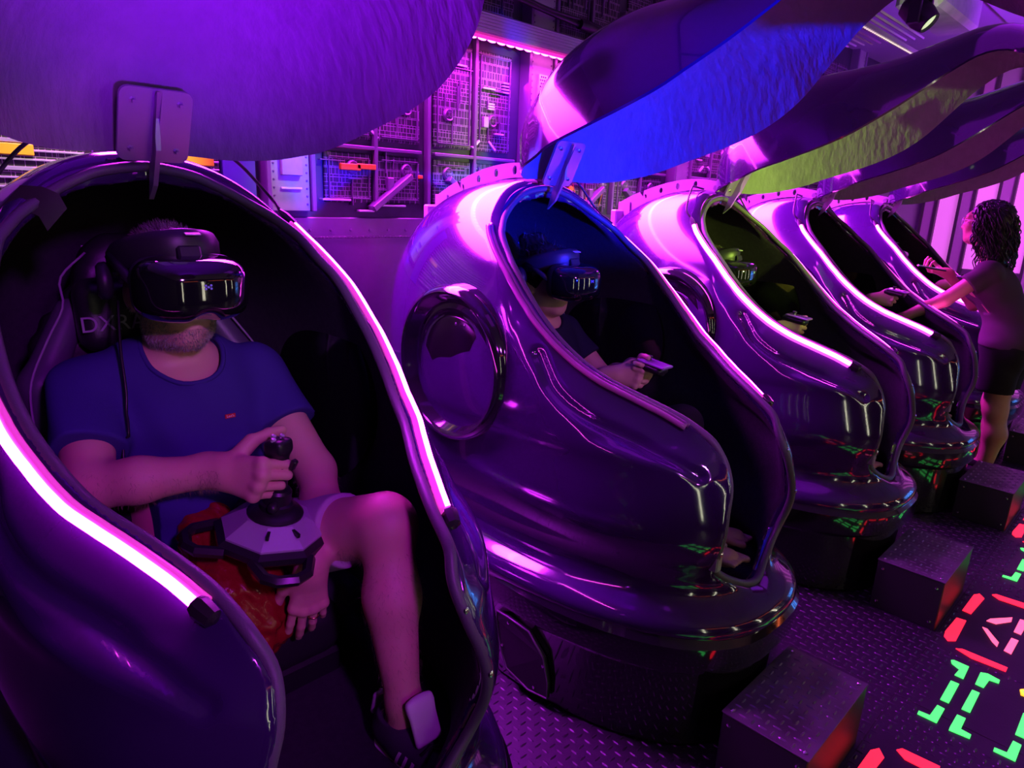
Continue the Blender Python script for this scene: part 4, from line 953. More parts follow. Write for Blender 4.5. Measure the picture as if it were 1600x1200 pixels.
ator = [ell(W_(AX, .665, .82), (.165, .125, .12), None, .06), ell(W_(AX, .695, .96), (.125, .098, .14), rotx(.22), .06), ell(W_(AX, .775, 1.10), (.140, .100, .14), rotx(.3), .06), cap(W_(AX-.12, .80, 1.205), W_(AX+.12, .81, 1.205), .046, .046, .05), ell(W_(AX-.055, .855, 1.10), (.055, .06, .055), None, .04), ell(W_(AX+.055, .855, 1.10), (.055, .06, .055), None, .04)]
ap = ator+[cap(sLh, eLh, .048, .038, .03), cap(eLh, eLh*.6+wLh*.4, .038, .035, .02), cap(eLh*.6+wLh*.4, wLh, .035, .024, .02), cap(sRh, eRh, .047, .037, .03), cap(eRh, wRh, .037, .023, .02), cap(W_(AX, .815, 1.215), W_(AX, .875, 1.36), .048, .045, .03)]
ap += turn(ahp, AHC)
ap += hand(wLh, (-.55, -.75, -.35), (-.5, .2, .85), (.5, -.7, .2), [(15, 25, 15)]*4, .92)
ap += hand(wRh, (-.35, -.92, .12), (.1, .25, -1), (.9, -.35, .1), [(35, 45, 25), (38, 48, 25), (42, 50, 28), (46, 52, 30)], .92, ((.5, .75, -.4), (.8, .2, -.6), (.85, -.1, -.5)))
for s_ in (-1, 1):
    hx_ = AX+s_*.082; yk = .655+.02*s_
    ap += [cap(W_(hx_, .655, .80), W_(AX+s_*.088, yk, .44), .092, .058, .04), cap(W_(AX+s_*.088, yk, .44), W_(AX+s_*.09, yk-.025, .30), .055, .055, .04), cap(W_(AX+s_*.09, yk-.025, .30), W_(AX+s_*.09, yk-.01, .08), .053, .034, .04), cap(W_(AX+s_*.09, yk-.02, .045), W_(AX+s_*.10, yk+.15, .03), .034, .026, .03)]
avfn = skin_mesh(ap, W_(AX-.55, 1.40, -.01), W_(AX+.42, .42, 1.60), .0095, turn(ahs, AHC), fine=[(W_(AX-.11, 1.03, 1.30), W_(AX+.11, .77, 1.60), .005), (W_(AX-.10, 1.26, 1.08), W_(AX+.16, 1.00, 1.25), .0042), (W_(AX-.52, 1.34, .80), W_(AX-.29, 1.10, .97), .005)])
att = make('person', avfn, M_SKIN3, None); tag(att, 'curly haired attendant with glasses standing in plum t-shirt and black shorts', 'person')
dL, dR = nrm(eLh-sLh), nrm(eRh-sRh); kL, kR = sLh+dL*.115, sRh+dR*.115
S = [grow(p, .010) for p in ator]+[cap(sLh, sLh+dL*.15, .060, .060, .03), cap(sRh, sRh+dR*.15, .058, .058, .03)]
S += [cap(W_(AX+s_*.085, .655, .82), W_(AX+s_*.087, .655, .72), .106, .100, .05) for s_ in (-1, 1)]
def a1(X, Y, Z): return np.where(X < AX-.10, np.where(Z > .98, (X-kL[0])*dL[0]+(Y-kL[1])*dL[1]+(Z-kL[2])*dL[2], -1), -1)
def a2(X, Y, Z): return np.where(X > AX+.12, np.where(Z > .98, (X-kR[0])*dR[0]+(Y-kR[1])*dR[1]+(Z-kR[2])*dR[2], -1), -1)
make('t_shirt', skin_mesh(S, W_(AX-.36, 1.12, .76), W_(AX+.36, .46, 1.30), .0085, cuts=[a1, a2, lambda X, Y, Z: .795-Z], noise=folds(.003, 30, 48, 4)), M_PLUM, att)
sh_ = [ell(W_(AX, .66, .80), (.178, .135, .115), None, .05)]+[cap(W_(AX+s_*.085, .655, .80), W_(AX+s_*.095, .66, .52), .104, .092, .05) for s_ in (-1, 1)]
make('shorts', skin_mesh(sh_, W_(AX-.32, .90, .48), W_(AX+.32, .42, .90), .0095, cuts=[lambda X, Y, Z: .545-Z, lambda X, Y, Z: Z-.845], noise=folds(.003, 26, 38, 1)), M_BLKCL, att)
for s_ in (-1, 1):
    yk = .655+.02*s_; fp = [cap(W_(AX+s_*.09, yk-.025, .05), W_(AX+s_*.10, yk+.16, .038), .044, .038, .03)]
    make('shoe', skin_mesh(fp, *bounds(fp, .02), .007, cuts=[lambda X, Y, Z: .004-Z, lambda X, Y, Z: Z-.075]), M_BLKCL, att)
# curly hair: a core and many spiral locks
hcw = AHC*A_(1, -1, 1)
core = [ell(AHC+A_(0, .028, .035), (.088, .105, .098), None, .03), ell(AHC+A_(0, .075, -.04), (.088, .07, .12), None, .05), ell(AHC+A_(0, .10, -.15), (.085, .055, .11), None, .05)]
make('hair', skin_mesh(core, *bounds(core, .02), .008, cuts=[lambda X, Y, Z: np.where(Y < AHC[1]-.03, (AHC[2]+.045)-Z, -1), lambda X, Y, Z: np.where((Y < AHC[1]+.015) & (Z < AHC[2]+.03), .1, -1)], noise=lambda X, Y, Z: .004*np.sin(X*130+Z*70)*np.sin(Y*120+Z*90)), M_HAIRB, att)
lk = MB(); r7 = random.Random(5)
for i in range(230):
    a = r7.uniform(-1, 1)*2.35; el = r7.uniform(-.1, 1.25)
    d = A_(math.sin(a)*math.cos(el), -math.cos(a)*math.cos(el), math.sin(el))
    if d[1] > .55 and el < .9: continue
    p = hcw+d*A_(.088, .105, .10)+A_(0, -.028, .03); L = r7.uniform(.18, .40) if d[1] < .3 else r7.uniform(.10, .24)
    ph = r7.uniform(0, 6); rr_ = r7.uniform(.005, .010); pts = []; out = A_(d[0], d[1], 0)
    m = int(L/.011)
    for k in range(m):
        t = k/m; q = p+out*(.035*math.sin(min(1, t*2)*PI/2))+A_(0, -.015*t, -L*t*(1.0)+.025*math.sin(min(1, t*3)*PI)*(1 if el > .5 else .4))
        an = ph+k*.95; pts.append(q+A_(math.cos(an)*rr_, math.sin(an)*rr_, 0))
    lk.tube(pts, [.0042*(1-.4*k/m) for k in range(m)], 4)
lko = lk.done('curls', M_HAIRB, att, True, 180); lko['kind'] = 'stuff'
gl = empty('glasses', (0, 0, 0), 'clear framed glasses on the curly haired attendant', 'glasses')
M_CLEAR = mat('clear_pink_acetate', (.85, .70, .80), .15, coat=1)
M_LENS = mat('thin_lens', (.9, .9, .95), .03, alpha=.14)
for s_ in (-1, 1):
    c = hcw+A_(s_*.032, .098, .006); rim_ = [c+A_(.027*math.cos(a)*(1), -.10*(s_*.0)-.012*abs(math.cos(a))*0+.0, .022*math.sin(a)) for a in np.linspace(0, 2*PI, 20, endpoint=False)]
    MB().tube(rim_, .0022, 6, closed=True).done('rim', M_CLEAR, gl, True, 180)
    mesh('lens', [c]+rim_, [(0, 1+k, 1+(k+1) % 20) for k in range(20)], M_LENS, gl)
    MB().tube([c+A_(s_*.027, 0, .008), c+A_(s_*.047, -.02, .010), c+A_(s_*.048, -.105, .004), c+A_(s_*.046, -.125, -.018)], .0019, 6).done('temple', M_CLEAR, gl, True, 180)
MB().tube([hcw+A_(-.006, .100, .010), hcw+A_(0, .104, .013), hcw+A_(.006, .100, .010)], .002, 6).done('bridge', M_CLEAR, gl, True, 180)
ph_ = empty('phone', (AX+.035, 1.165, 1.188), "dark slim phone in the attendant's raised hand", 'phone', None, None, (.12, 0, .38))
MB().box((0, 0, 0), (.036, .076, .004), bev=.003).done('body', M_CTRL, ph_)
MB().box((0, 0, .0046), (.0325, .071, .0007)).done('screen', mat('dim_phone_screen', (.03, .02, .05), .08, emit=(.45, .30, .9), estr=.25), ph_)
# ------------------------------------------------------------------ tread plate lugs, step boxes, floor lights
def lugs(name, x0, x1, y0, y1, z, pitch, m, parent, skip=None, s=1.0):
    V = []; F = []; i = 0; nx = int((x1-x0)/pitch); ny = int((y1-y0)/pitch)
    for a in range(nx):
        for b in range(ny):
            x = x0+(a+.5)*(x1-x0)/nx; y = y0+(b+.5)*(y1-y0)/ny
            if skip and skip(x, y): continue
            L, w = pitch*.47, pitch*.13; h = .0026*s
            d = (1, 0) if (a+b) % 2 else (0, 1); e = (-d[1], d[0])
            k = len(V)
            for l, q in ((-L, 0), (-L*.55, w), (L*.55, w), (L, 0), (L*.55, -w), (-L*.55, -w)): V.append((x+d[0]*l+e[0]*q, y+d[1]*l+e[1]*q, z))
            V += [(x-d[0]*L*.5, y-d[1]*L*.5, z+h), (x+d[0]*L*.5, y+d[1]*L*.5, z+h)]
            F += [(k, k+6, k+1)[::-1], (k+1, k+6, k+7, k+2)[::-1], (k+2, k+7, k+3)[::-1], (k+3, k+7, k+4)[::-1], (k+4, k+7, k+6, k+5)[::-1], (k+5, k+6, k)[::-1]]
    o = mesh(name, V, F, m, parent, False); o['kind'] = 'stuff'; return o
SGN = [(2.16, 2.62, -.35, .345), (2.63, 3.24, -.1, .40)]
def in_sign(x, y):
    xx = (x-2.03) % 1.2128+2.03; return any(a < xx < b and c < y < d for a, b, c, d in SGN)
lugs('tread_lug', .6, 7.2, -.6, 2.55, 0, .029, M_FLOOR, floor, in_sign)
for k, yy in enumerate((.415, 1.62)): tag(MB().box((3.5, yy, .0006), (4.0, .0015, .0006)).done('floor_seam', M_BLACK, floor))
for xx in (1.02, 2.24, 3.46, 4.68, 5.9): MB().box((xx, .9, .0006), (.0015, 1.8, .0006)).done('floor_seam', M_BLACK, floor)
M_LUG = mat('shiny_tread_lug', (.17, .155, .19), .30, .5)  # lighter and shinier metal than the tread plate
M_STEPB = mat('black_step_side', (.022, .02, .026), .42)
step = empty('step_box', (1.717, .540, 0), 'black tread plate step box before the second pod', 'step', 'step boxes before the pods')
MB().box((0, 0, .1), (.205, .115, .1), bev=.003).done('box', M_STEPB, step)
st_ = MB().box((0, 0, .2012), (.207, .117, .0018), bev=.001).done('tread_plate', M_PLATE, step)
lugs('tread_lug', -.198, .198, -.108, .108, .203, .027, M_LUG, st_, s=1.0)
for x in (-.185, .185):
    for y in (-.098, .098): MB().lathe([(.006, .203), (.006, .2055), (.003, .2075), (0, .2075)], (x, y, 0), (0, 0, 1), 8).done('screw', M_CHROME, step, True)
    for z in (.03, .17): MB().lathe([(.006, 0), (.006, .002), (0, .004)], (-.205, x*.5, z), (-1, 0, 0), 8).done('screw', M_CHROME, step, True)
for k, lab in enumerate(('black tread plate step box before the third pod', 'black tread plate step box before the fourth pod', "black tread plate step box behind the attendant's leg")):
    c = copy_tree(step); c.location = (1.717+1.2128*(k+1), .540, 0); c['label'] = lab
def neon(name, col, s): return mat(name, tuple(.5*c for c in col), .4, emit=col, estr=s)
M_RED = neon('red_floor_light', (1.0, .012, .035), 2.6); M_PINK = neon('pink_floor_light', (1.0, .09, .22), 2.2); M_GRN = neon('green_floor_light', (.07, 1.0, .15), 1.5); M_ORG = neon('orange_floor_light', (1.0, .45, .02), 1.6)
RING = [[(2.967, .388), (3.135, .385), (3.162, .37), (3.135, .348), (2.963, .358)], [(2.889, .39), (2.895, .359), (2.716, .353), (2.694, .373), (2.717, .391), (2.754, .396)],
        [(3.194, .333), (3.212, .323), (3.22, .228), (3.177, .221), (3.173, .305)], [(2.664, .341), (2.679, .323), (2.679, .188), (2.649, .188), (2.643, .289)]]
CORE = [[(2.956, .305), (2.983, .298), (3.061, .24), (3.024, .237), (2.959, .275)], [(2.895, .306), (2.895, .29), (2.826, .241), (2.793, .24), (2.814, .259)],
        [(3.069, .217), (3.076, .191), (2.95, .194), (2.952, .217)], [(2.897, .215), (2.897, .193), (2.78, .195), (2.786, .218)]]
GRN = [[(2.575, .335), (2.583, .328), (2.582, .282), (2.493, .279), (2.494, .305), (2.539, .301), (2.556, .328)], [(2.45, .306), (2.452, .282), (2.321, .281), (2.32, .305)],
       [(2.283, .304), (2.281, .283), (2.192, .283), (2.191, .336), (2.209, .337), (2.213, .307)], [(2.577, .247), (2.588, .228), (2.58, .192), (2.558, .191), (2.553, .217), (2.493, .221), (2.494, .245)],
       [(2.452, .245), (2.453, .224), (2.323, .223), (2.322, .246)], [(2.282, .249), (2.283, .226), (2.219, .225), (2.216, .197), (2.194, .196), (2.187, .249), (2.203, .25)]]
def seg(P, m, parent, dx=0, dy=0):
    n = len(P); a = sum(P[i][0]*P[(i+1) % n][1]-P[(i+1) % n][0]*P[i][1] for i in range(n)); P = P if a > 0 else P[::-1]
    MB().prism([(x+dx, y+dy) for x, y in P], ((1, 0, 0), (0, 1, 0)), (0, 0, .0004), .0026).done('light_segment', m, parent)
where = ('second', 'third', 'fourth', 'fifth')
for k in range(4):
    dx = 1.2128*(k-1)
    e = empty('floor_light_sign', (0, 0, 0), f'red floor light ring with a pink core, past the {where[k]} pod\'s step', 'floor light', 'light signs set in the floor')
    for P in RING: seg(P, M_RED, e, dx); seg([(x, .30-y) for x, y in P], M_RED, e, dx) if True else None
    for P in CORE: seg(P, M_PINK, e, dx)
    for r in range(2):
        e = empty('floor_light_sign', (0, 0, 0), f'green floor light letter, {("first", "next")[r]} from the {where[k]} pod\'s step', 'floor light', 'light signs set in the floor')
        for P in GRN: seg(P, M_GRN, e, dx, -.20*r)
    e = empty('floor_light_sign', (0, 0, 0), f'small orange floor light mark beside the green letters of the {where[k]} pod', 'floor light', 'light signs set in the floor')
    seg([(2.545, .128), (2.575, .136), (2.60, .120), (2.57, .08), (2.55, .085)], M_ORG, e, dx)
# ------------------------------------------------------------------ back wall relief
M_RAIL = mat('violet_rail', (.24, .14, .29), .32, .5, bump=(40, .2, .004)); M_PILL = mat('pale_pillar', (.46, .42, .48), .38, .4, mottle=((.30, .26, .34), 9, .7, .2)); M_DKP = mat('dark_plate', (.035, .025, .045), .4, .5, mottle=((.10, .06, .12), 14, .8, .2)); M_BRITE = mat('bright_metal_bar', (.82, .76, .84), .3, .3)
YB = Y1
def circuit(m):                                   # fine printed circuit lines on the dark plates
    n, l = nodes_of(m); b = n['Principled BSDF']; tc = n.new('ShaderNodeTexCoord'); mp = n.new('ShaderNodeMapping'); mp.inputs['Rotation'].default_value = (PI/2, 0, 0)
    l.new(tc.outputs['Object'], mp.inputs[0]); prev = b.inputs['Base Color'].links[0].from_socket
    for sc, bw, rh, ms in ((9, .9, .35, .012), (15, .45, .5, .016)):
        t = n.new('ShaderNodeTexBrick'); t.inputs['Scale'].default_value = sc; t.inputs['Brick Width'].default_value = bw; t.inputs['Row Height'].default_value = rh; t.inputs['Mortar Size'].default_value = ms; t.offset = .37; t.squash = .6; t.squash_frequency = 3
        l.new(mp.outputs[0], t.inputs['Vector']); mx = n.new('ShaderNodeMix'); mx.data_type = 'RGBA'; mx.inputs[7].default_value = (.42, .24, .46, 1)
        l.new(t.outputs['Fac'], mx.inputs[0]); l.new(prev, mx.inputs[6]); prev = mx.outputs[2]
    l.new(prev, b.inputs['Base Color'])
circuit(M_DKP)
def wb(name, x, z, hx, hz, d, m, bev=.003, par=None): o = MB().box((x, YB-d/2, z), (hx, d/2, hz), bev=min(bev, d*.4, hx*.4, hz*.4)).done(name, m, par or wall_back); return o
rw = random.Random(11)
for px_ in (1.40, 2.855, 4.31, 5.765, 7.22):
    wb('pillar', px_, 2.18, .085, .77, .06, M_PILL)
    for s_ in (-1, 1): wb('pillar_edge', px_+s_*.097, 2.18, .010, .77, .075, M_RAIL)
    pp_ = wb('perforated_plate', px_, 1.965, .033, .165, .075, M_BRITE, .002)
    h_ = MB()
    for a in range(4):
        for b in range(20):
            h_.lathe([(.0052, .0), (.0052, .0012), (0, .0012)], (px_-.023+a*.0148+(.007 if b % 2 else 0), YB-.075, 1.813+b*.016), (0, -1, 0), 6)
    ho = h_.done('hole', M_BLACK, pp_); ho['kind'] = 'stuff'
    wb('box_plate', px_, 1.60, .045, .05, .08, M_PILL); wb('slot_bar', px_, 1.50, .045, .004, .07, M_BRITE, .001)
    for s_ in (-1, 1):                                # rivets down the pillar edges
        rv = MB()
        for b in range(48): rv.lathe([(.005, 0), (.004, .003), (0, .004)], (px_+s_*.072, YB-.06, 1.44+b*.031), (0, -1, 0), 6)
        ro = rv.done('rivet', M_RAIL, wall_back); ro['kind'] = 'stuff'
def module(xc, full):
    for s_ in (-1, 1):
        for zz, hz_ in ((2.55, .24), (1.955, .235), (1.555, .105)):
            for q in (.16, .43):
                wb('panel', xc+s_*q, zz, .118, hz_, .016, M_DKP, .004)
                r_ = [(xc+s_*q-.10, zz-hz_+.02), (xc+s_*q-.10, zz+hz_-.02), (xc+s_*q+.10, zz+hz_-.02), (xc+s_*q+.10, zz-hz_+.02)]
                for (ax_, az), (bx, bz) in zip(r_, r_[1:]+r_[:1]):
                    if rw.random() < (.7 if xc < 4 else .3): wb('conduit', (ax_+bx)/2, (az+bz)/2, abs(bx-ax_)/2+.002, abs(bz-az)/2+.002, .026, M_RAIL, .001)
                for _ in range((5 if zz > 1.8 else 4) if xc < 4 else 1):
                    x = xc+s_*q+rw.uniform(-.085, .085); z = zz+rw.uniform(-.8, .8)*hz_; v = rw.random() < .5; L = rw.uniform(.02, .06)
                    wb('conduit', x, z, .0022 if v else L, L if v else .0022, .024+rw.random()*.006, M_RAIL, .001)
        wb('rail', xc+s_*.295, 2.0, .009, .58, .034, M_RAIL); 
        for z in (1.685, 2.27): wb('rail', xc+s_*.31, z, .27, .008, .032, M_RAIL)
        for q in (.125, .415):
            for z in (1.87, 1.60):
                o = MB().lathe([(.030, 0), (.030, .026), (.025, .032), (.020, .028), (.010, .028), (0, .030)], (xc+s_*q, YB, z), (0, -1, 0), 20).done('round_port', M_RAIL, wall_back, True, 40)
                for j in (-.008, 0, .008): MB().box((xc+s_*q, YB-.031, z+j), (.016, .002, .0022)).done('port_slot', M_DKP, o)
        for z in (2.06, 2.045, 2.03, 2.015): wb('vent_slat', xc+s_*.50, z, .022, .0035, .03, M_BRITE, .001)
        for z in (1.95, 1.938, 1.926): wb('vent_slat', xc+s_*.40, z, .022, .0035, .03, M_BRITE, .001)
        for x, z, L in ((.38, 2.02, .042), (.46, 1.81, .03), (.20, 2.10, .03), (.21, 1.44, .075), (.50, 1.46, .07), (.35, 1.415, .04)): wb('slot_bar', xc+s_*x, z, L, .004, .034, M_BRITE, .001)
        for sgn in (-1, 1):
            b = MB().box((xc+s_*.36+sgn*.055, YB-.016, 1.75), (.030, .012, .005), Matrix.Rotation(sgn*.7, 3, 'Y')).done('slot_bar', M_BRITE, wall_back)
        wb('vent_box', xc+s_*.36, 1.86, .016, .026, .04, M_PILL); wb('box_plate', xc+s_*.22, 1.53, .016, .035, .04, M_RAIL)
        # a slanting duct low on the wall
        MB().box((xc+s_*.22, YB-.03, 1.50), (.13, .03, .014), Matrix.Rotation(s_*.62, 3, 'Y'), .003).done('slanting_duct', M_RAIL, wall_back)
    wb('rail', xc, 2.0, .009, .58, .038, M_RAIL)
for k, xc in enumerate((2.128, 3.583, 5.038, 6.493)): module(xc, True)
M_LOW = mat('satin_violet_panel', (.22, .13, .27), .26, .45, bump=(24, .12, .006), mottle=((.16, .09, .20), 4, .7, .15))
for k in range(8): wb('lower_panel', -.9+1.13*k+.45, .70, .558, .685, .02, M_LOW, .004)
for z in (1.30, .78): wb('rail', 3.5, z, 4.8, .004, .026, M_DKP, .001)
lv = MB()
for k in range(90): lv.lathe([(.007, 0), (.006, .004), (0, .005)], (-.8+.1*k, YB-.02, 1.33), (0, -1, 0), 6)
lo = lv.done('rivet', M_RAIL, wall_back); lo['kind'] = 'stuff'
# striped machine panel and blue panel behind the nearest pod
M_SILV2 = mat('silver_stripe', (.62, .60, .64), .28, .7); M_YEL = mat('yellow_plate', (.75, .42, .01), .5); M_BLUE = mat('blue_panel', (.10, .10, .42), .5)
wb('machine_panel', .76, 1.60, .37, .28, .02, M_DKP)
for k in range(17):
    z = 1.36+.028*k; wb('silver_stripe', .76, z, .365, .003+.003*(k % 3 == 0), .034, M_SILV2, .001)
for x, z in ((.50, 1.47), (.60, 1.455), (.72, 1.47), (.86, 1.45), (.95, 1.50)): wb('box_plate', x, z, .035, .022, .045, M_DKP); wb('slot_bar', x, z+.012, .03, .003, .05, M_BRITE, .001)
for x in (.46, 1.03): wb('yellow_plate', x, 1.585, .075, .018, .04, M_YEL)
wb('blue_panel', 1.205, 1.60, .065, .30, .03, M_BLUE)
for x, z, h in ((1.78, 1.605, .012), (1.70, 1.600, .014), (2.02, 1.575, .009), (2.08, 1.575, .009)): wb('yellow_lens', x, z, .012 if h < .01 else .05, h, .036, M_YEL)
wb('pillar', .30, 1.5, .07, 1.4, .10, M_PILL)
# spark shaped decals' raised wires behind the second lid
M_WIRE = mat('orange_wire', (.75, .18, .10), .4)
for k in range(9):
    x = 2.55+.62*k/9+.35; z = 1.47; L = .06+.03*(k % 3)
    MB().tube([(x, YB-.03, z), (x+rw.uniform(-.04, .04), YB-.03, z+L*.6), (x+rw.uniform(-.06, .06), YB-.03, z+L)], .003, 5).done('orange_wire', M_WIRE, wall_back)
for x in (3.05, 3.18): MB().lathe([(.022, 0), (.018, .014), (0, .018)], (x, YB-.02, 1.56), (0, -1, 0), 14).done('yellow_lens', M_YEL, wall_back, True)
# ------------------------------------------------------------------ led wash bars
M_ALU = mat('ribbed_aluminium', (.62, .60, .64), .3, .8); M_BEAD = mat('lit_pink_bead', (.9, .3, .7), .3, emit=(1.0, .10, .75), estr=9); M_BEADT = mat('pink_lens_tray', (.7, .05, .45), .3, emit=(1.0, .03, .55), estr=.9)
bar = empty('led_wash_bar', (2.64, 2.62, 2.235), 'ribbed aluminium wash bar with pink beads above the second lid', 'light bar', 'wash bars along the back wall')
MB().box((0, .02, .045), (.50, .035, .05), bev=.006).done('housing', M_ALU, bar)
for k in range(6): MB().box((0, -.017, .012+.014*k), (.498, .006, .0028)).done('cooling_rib', M_ALU, bar)
MB().box((0, .0, -.012), (.495, .032, .006), Matrix.Rotation(.35, 3, 'X')).done('lens_tray', M_BEADT, bar)
for k in range(16): MB().lathe([(.022, 0), (.020, -.008), (.010, -.012), (0, -.013)], (-.465+.062*k, -.002, -.018), (0, -.35, 1), 14).done('bead', M_BEAD, bar, True)
for x in (-.49, .49): MB().tube([(x, .05, .10), (x, -.02, .098), (x, -.034, .05), (x, -.030, -.02), (x, .02, -.03)], .011, 6).done('strap', M_STEEL, bar, True, 40)
for k, (dx, lab) in enumerate(((-1.06, 'ribbed wash bar with pink beads behind the nearest lid'), (1.06, 'ribbed wash bar with pink beads tucked behind the blue lit lid'), (2.12, 'ribbed wash bar with pink beads above the third pod'), (3.18, 'ribbed wash bar with pink beads above the fourth pod'))):
    c = copy_tree(bar); c.location.x += dx; c['label'] = lab
cab2 = spline([(1.2, 2.64, 2.44), (2.2, 2.63, 2.42), (2.5, 2.64, 2.44), (2.9, 2.62, 2.405), (3.3, 2.64, 2.39), (3.6, 2.60, 2.36), (4.4, 2.64, 2.42), (6.2, 2.63, 2.40)], 90)
cbl = empty('power_cable', (0, 0, 0), 'thick black power cable lying along the wash bars', 'cable')
MB().tube([tuple(p) for p in cab2], .014, 8).done('cord', M_DARK, cbl, True, 180)
MB().tube([tuple(p+A_(0, -.012, .018+.01*math.sin(i*.4))) for i, p in enumerate(cab2)], .009, 6).done('thin_cord', M_DARK, cbl, True, 180)
MB().tube([(3.05, 2.615, 2.40), (3.10, 2.612, 2.398), (3.12, 2.612, 2.397), (3.24, 2.62, 2.393)], [.026, .030, .026, .018], 12).done('plug', M_DARK, cbl, True, 40)
# ------------------------------------------------------------------ end wall of backlit panels, ceiling pieces
M_LIT = mat('backlit_pink_panel', (.75, .45, .72), .6, emit=(.95, .17, .95), estr=.55); M_POST = mat('dark_post', (.05, .03, .06), .5); M_PERF = mat('perforated_violet_strip', (.50, .26, .56), .5, bump=(150, .8, .004))
for k in range(9):
    y = 2.18-.325*k
    MB().box((X1-.03, y, 1.5), (.03, .052, 1.45)).done('perforated_strip', M_PERF, wall_right)
    for s_ in (-1, 1): MB().box((X1-.04, y+s_*.06, 1.5), (.045, .012, 1.45)).done('post', M_POST, wall_right)
    MB().box((X1-.012, y-.1625, 1.72), (.010, .098, .75)).done('lit_panel', M_LIT, wall_right)
    MB().box((X1-.014, y-.1625, .52), (.010, .098, .44)).done('lower_panel', M_LOW, wall_right)
for k in range(7):                                    # ceiling cassettes
    MB().box((.2+1.2*k, .3, ZC-.02), (.58, 1.15, .02), bev=.006).done('ceiling_panel', M_CEIL, ceiling)
M_LOUV = mat('louvred_violet_panel', (.40, .26, .42), .5)
for k in range(14): MB().box((5.0, 1.70+.055*k, 2.66), (.55, .022, .006), Matrix.Rotation(.5, 3, 'X')).done('louvre', M_LOUV, ceiling)
stp = empty('led_ceiling_strip', (4.9, 1.72, 2.56), 'thin dotted led strip under the louvred ceiling panel', 'light strip')
MB().box((0, 0, 0), (1.0, .02, .012)).done('channel', M_ALU, stp)
bd = MB()
for k in range(60): bd.box((-.97+.033*k, -.0, -.014), (.005, .005, .003))
b_ = bd.done('led_dot', mat('warm_led_dot', (.9, .8, .7), .4, emit=(1, .75, .7), estr=.9), stp); b_['kind'] = 'stuff'
mh = empty('moving_head_lamp', (4.25, 1.33, 2.47), 'black moving head lamp hung under the violet ceiling', 'lamp')
MB().box((0, 0, .17), (.10, .08, .035), bev=.01).done('base', M_DARK, mh)
for s_ in (-1, 1): MB().box((s_*.085, 0, .06), (.012, .03, .09), bev=.004).done('yoke_arm', M_DARK, mh)
MB().lathe([(.03, -.10), (.062, -.08), (.068, .02), (.055, .075), (.05, .078), (.045, .06)], (0, 0, .03), (0, -.55, -.5), 24).done('head', M_DARK, mh, True, 40)
MB().lathe([(.045, .0), (.02, .008), (0, .01)], NV((0, 0, .03))+NV((0, -.55, -.5)).normalized()*.062, (0, -.55, -.5), 20).done('lens', mat('lit_lens', (.8, .9, .6), .1, emit=(.8, 1, .5), estr=.8), mh, True)
dct = MB().box((5.15, 1.50, 2.80), (.42, .13, .15), bev=.03).done('ceiling_duct', M_PILL, ceiling)
# ------------------------------------------------------------------ open front of the hall behind the camera: white tube posts, red strips, blue lattice
M_TUBE = mat('white_tube_light', (.9, .9, .8), .4, emit=(1.0, .95, .70), estr=17); M_REDT = mat('red_strip_light', (.9, .2, .1), .4, emit=(1.0, .16, .05), estr=9); M_BLUT = mat('blue_neon', (.1, .3, .9), .4, emit=(.05, .28, 1.0), estr=12)
for k in range(4):
    x = -.3+2.3*k
    e = empty('tube_light', (x, Y0+.12, 0), f'pair of upright white tube lights on the front wall, {("first", "second", "third", "fourth", "fifth", "sixth")[k]} from the left', 'tube light', 'tube lights on the front wall')
    MB().box((0, -.05, 1.35), (.07, .03, 1.05), bev=.01).done('post', M_DARK, e)
    for s_ in (-1, 1): MB().tube([(s_*.045, 0, .45), (s_*.045, 0, 2.2)], .013, 8).done('tube', M_TUBE, e, True, 60)
    e2 = empty('strip_light', (x+1.15, Y0+.12, 2.32), f'horizontal red strip light above the front opening, {("first", "second", "third", "fourth", "fifth", "sixth")[k]} from the left', 'strip light', 'strip lights on the front wall')
    MB().box((0, -.02, 0), (.86, .02, .03), bev=.005).done('channel', M_DARK, e2)
    MB().tube([(-.85, .01, 0), (.85, .01, 0)], .014, 8).done('tube', M_REDT, e2, True, 60)
lat = empty('neon_lattice', (7.6, -1.6, .75), 'blue neon lattice at the far front corner', 'neon sign', None, None, (0, 0, .9))
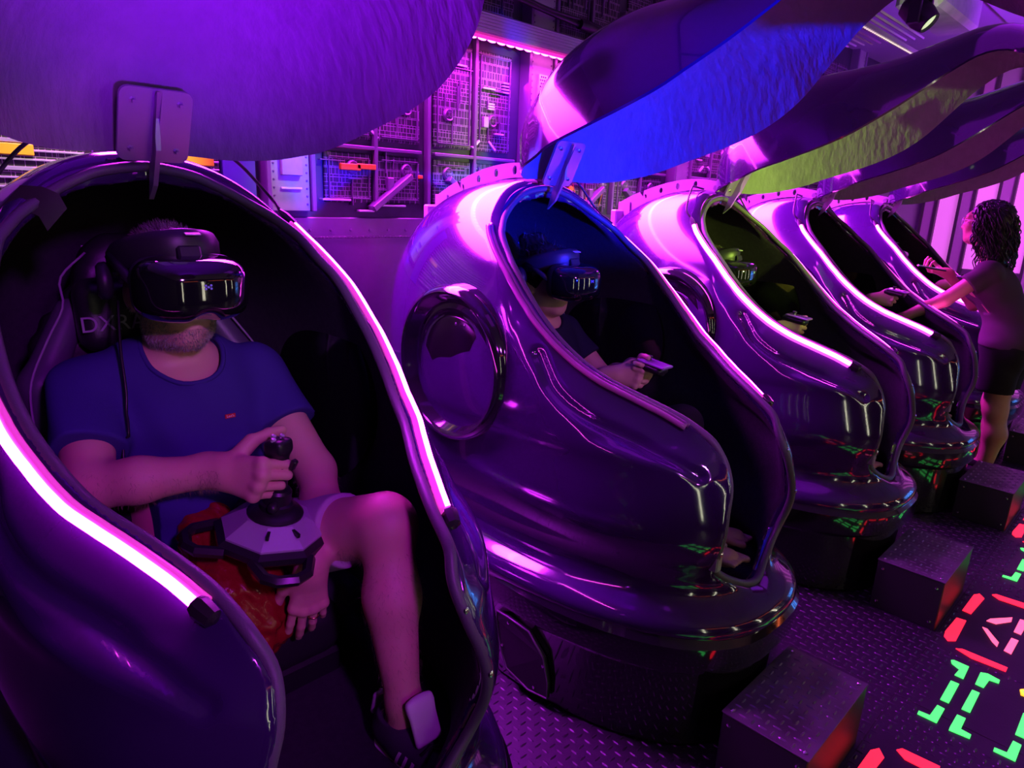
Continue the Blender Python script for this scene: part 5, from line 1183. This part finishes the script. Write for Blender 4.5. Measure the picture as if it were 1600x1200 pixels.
for k in range(5):
    MB().tube([(-.5+.25*k, 0, -.5), (-.35+.22*k, 0, .0), (-.5+.25*k, 0, .5)], .014, 6).done('tube', M_BLUT, lat, True, 180)
for k in range(3): MB().tube([(-.55, 0, -.4+.4*k), (.55, 0, -.32+.4*k)], .014, 6).done('tube', M_BLUT, lat, True, 180)
# ------------------------------------------------------------------ the other pods
pods = [pod]
PL = ('glossy purple pod nearest the camera holding the man', 'glossy purple pod with an unlit left strip holding the woman', 'glossy purple pod under the green lit lid',
      'fourth glossy purple pod along the row, left of the attendant', 'farthest glossy purple pod, behind the attendant')
for k in range(1, 5):
    c = copy_tree(pod); c.location = (PODX[k], HY, 0); pods.append(c)
pods[0].location = (PODX[0]-.012, HY+.015, 0)
for p_, l_ in zip(pods, PL): tag(p_, l_, 'pod', 'pods in a row')
def kids(o): return [x for x in bpy.data.objects if x.parent == o]
for o in kids(pods[0]):
    if o.name.startswith('lid') and not o.name.startswith('lid_b'): o.rotation_euler.x = math.radians(3)
for o in kids(pods[1]):
    if o.name.startswith('led_strip'):
        if sum(v.co.x for v in o.data.vertices) < 0:
            for q_ in [o]+kids(o):
                if q_.name.startswith(('led_strip', 'led_sleeve')):
                    q_.material_slots[0].link = 'OBJECT'; q_.material_slots[0].material = M_LEDOFF if q_ is o else M_CHANOFF
                elif q_.name.startswith(('tape', 'led_plug', 'led_cable')): bpy.data.objects.remove(q_)
# strip of tape folded over the first pod's rim
tp = np.array([onshell(np.array([RIMA[5]*A_(-1, 1, 1)+A_(-.035, -.01, .01)]), .004)[0][0], RIMA[5]*A_(-1, 1, 1)+A_(-.004, .004, .012), RIMA[5]*A_(-1, 1, 1)+A_(.020, .012, .0), RIMA[5]*A_(-1, 1, 1)+A_(.030, .016, -.028)])
wv = A_(.020, .004, .024); V = flipu(np.vstack([tp-wv*.9, tp+wv*.9, tp-wv*.9+A_(0, .002, .001), tp+wv*.9+A_(0, .002, .001)]))
mesh('tape_patch', V, [(i, i+1, 5+i, 4+i) for i in range(3)]+[(9+i-1, 9+i, 13+i, 12+i) for i in range(3)], M_TAPE, pods[0], True)
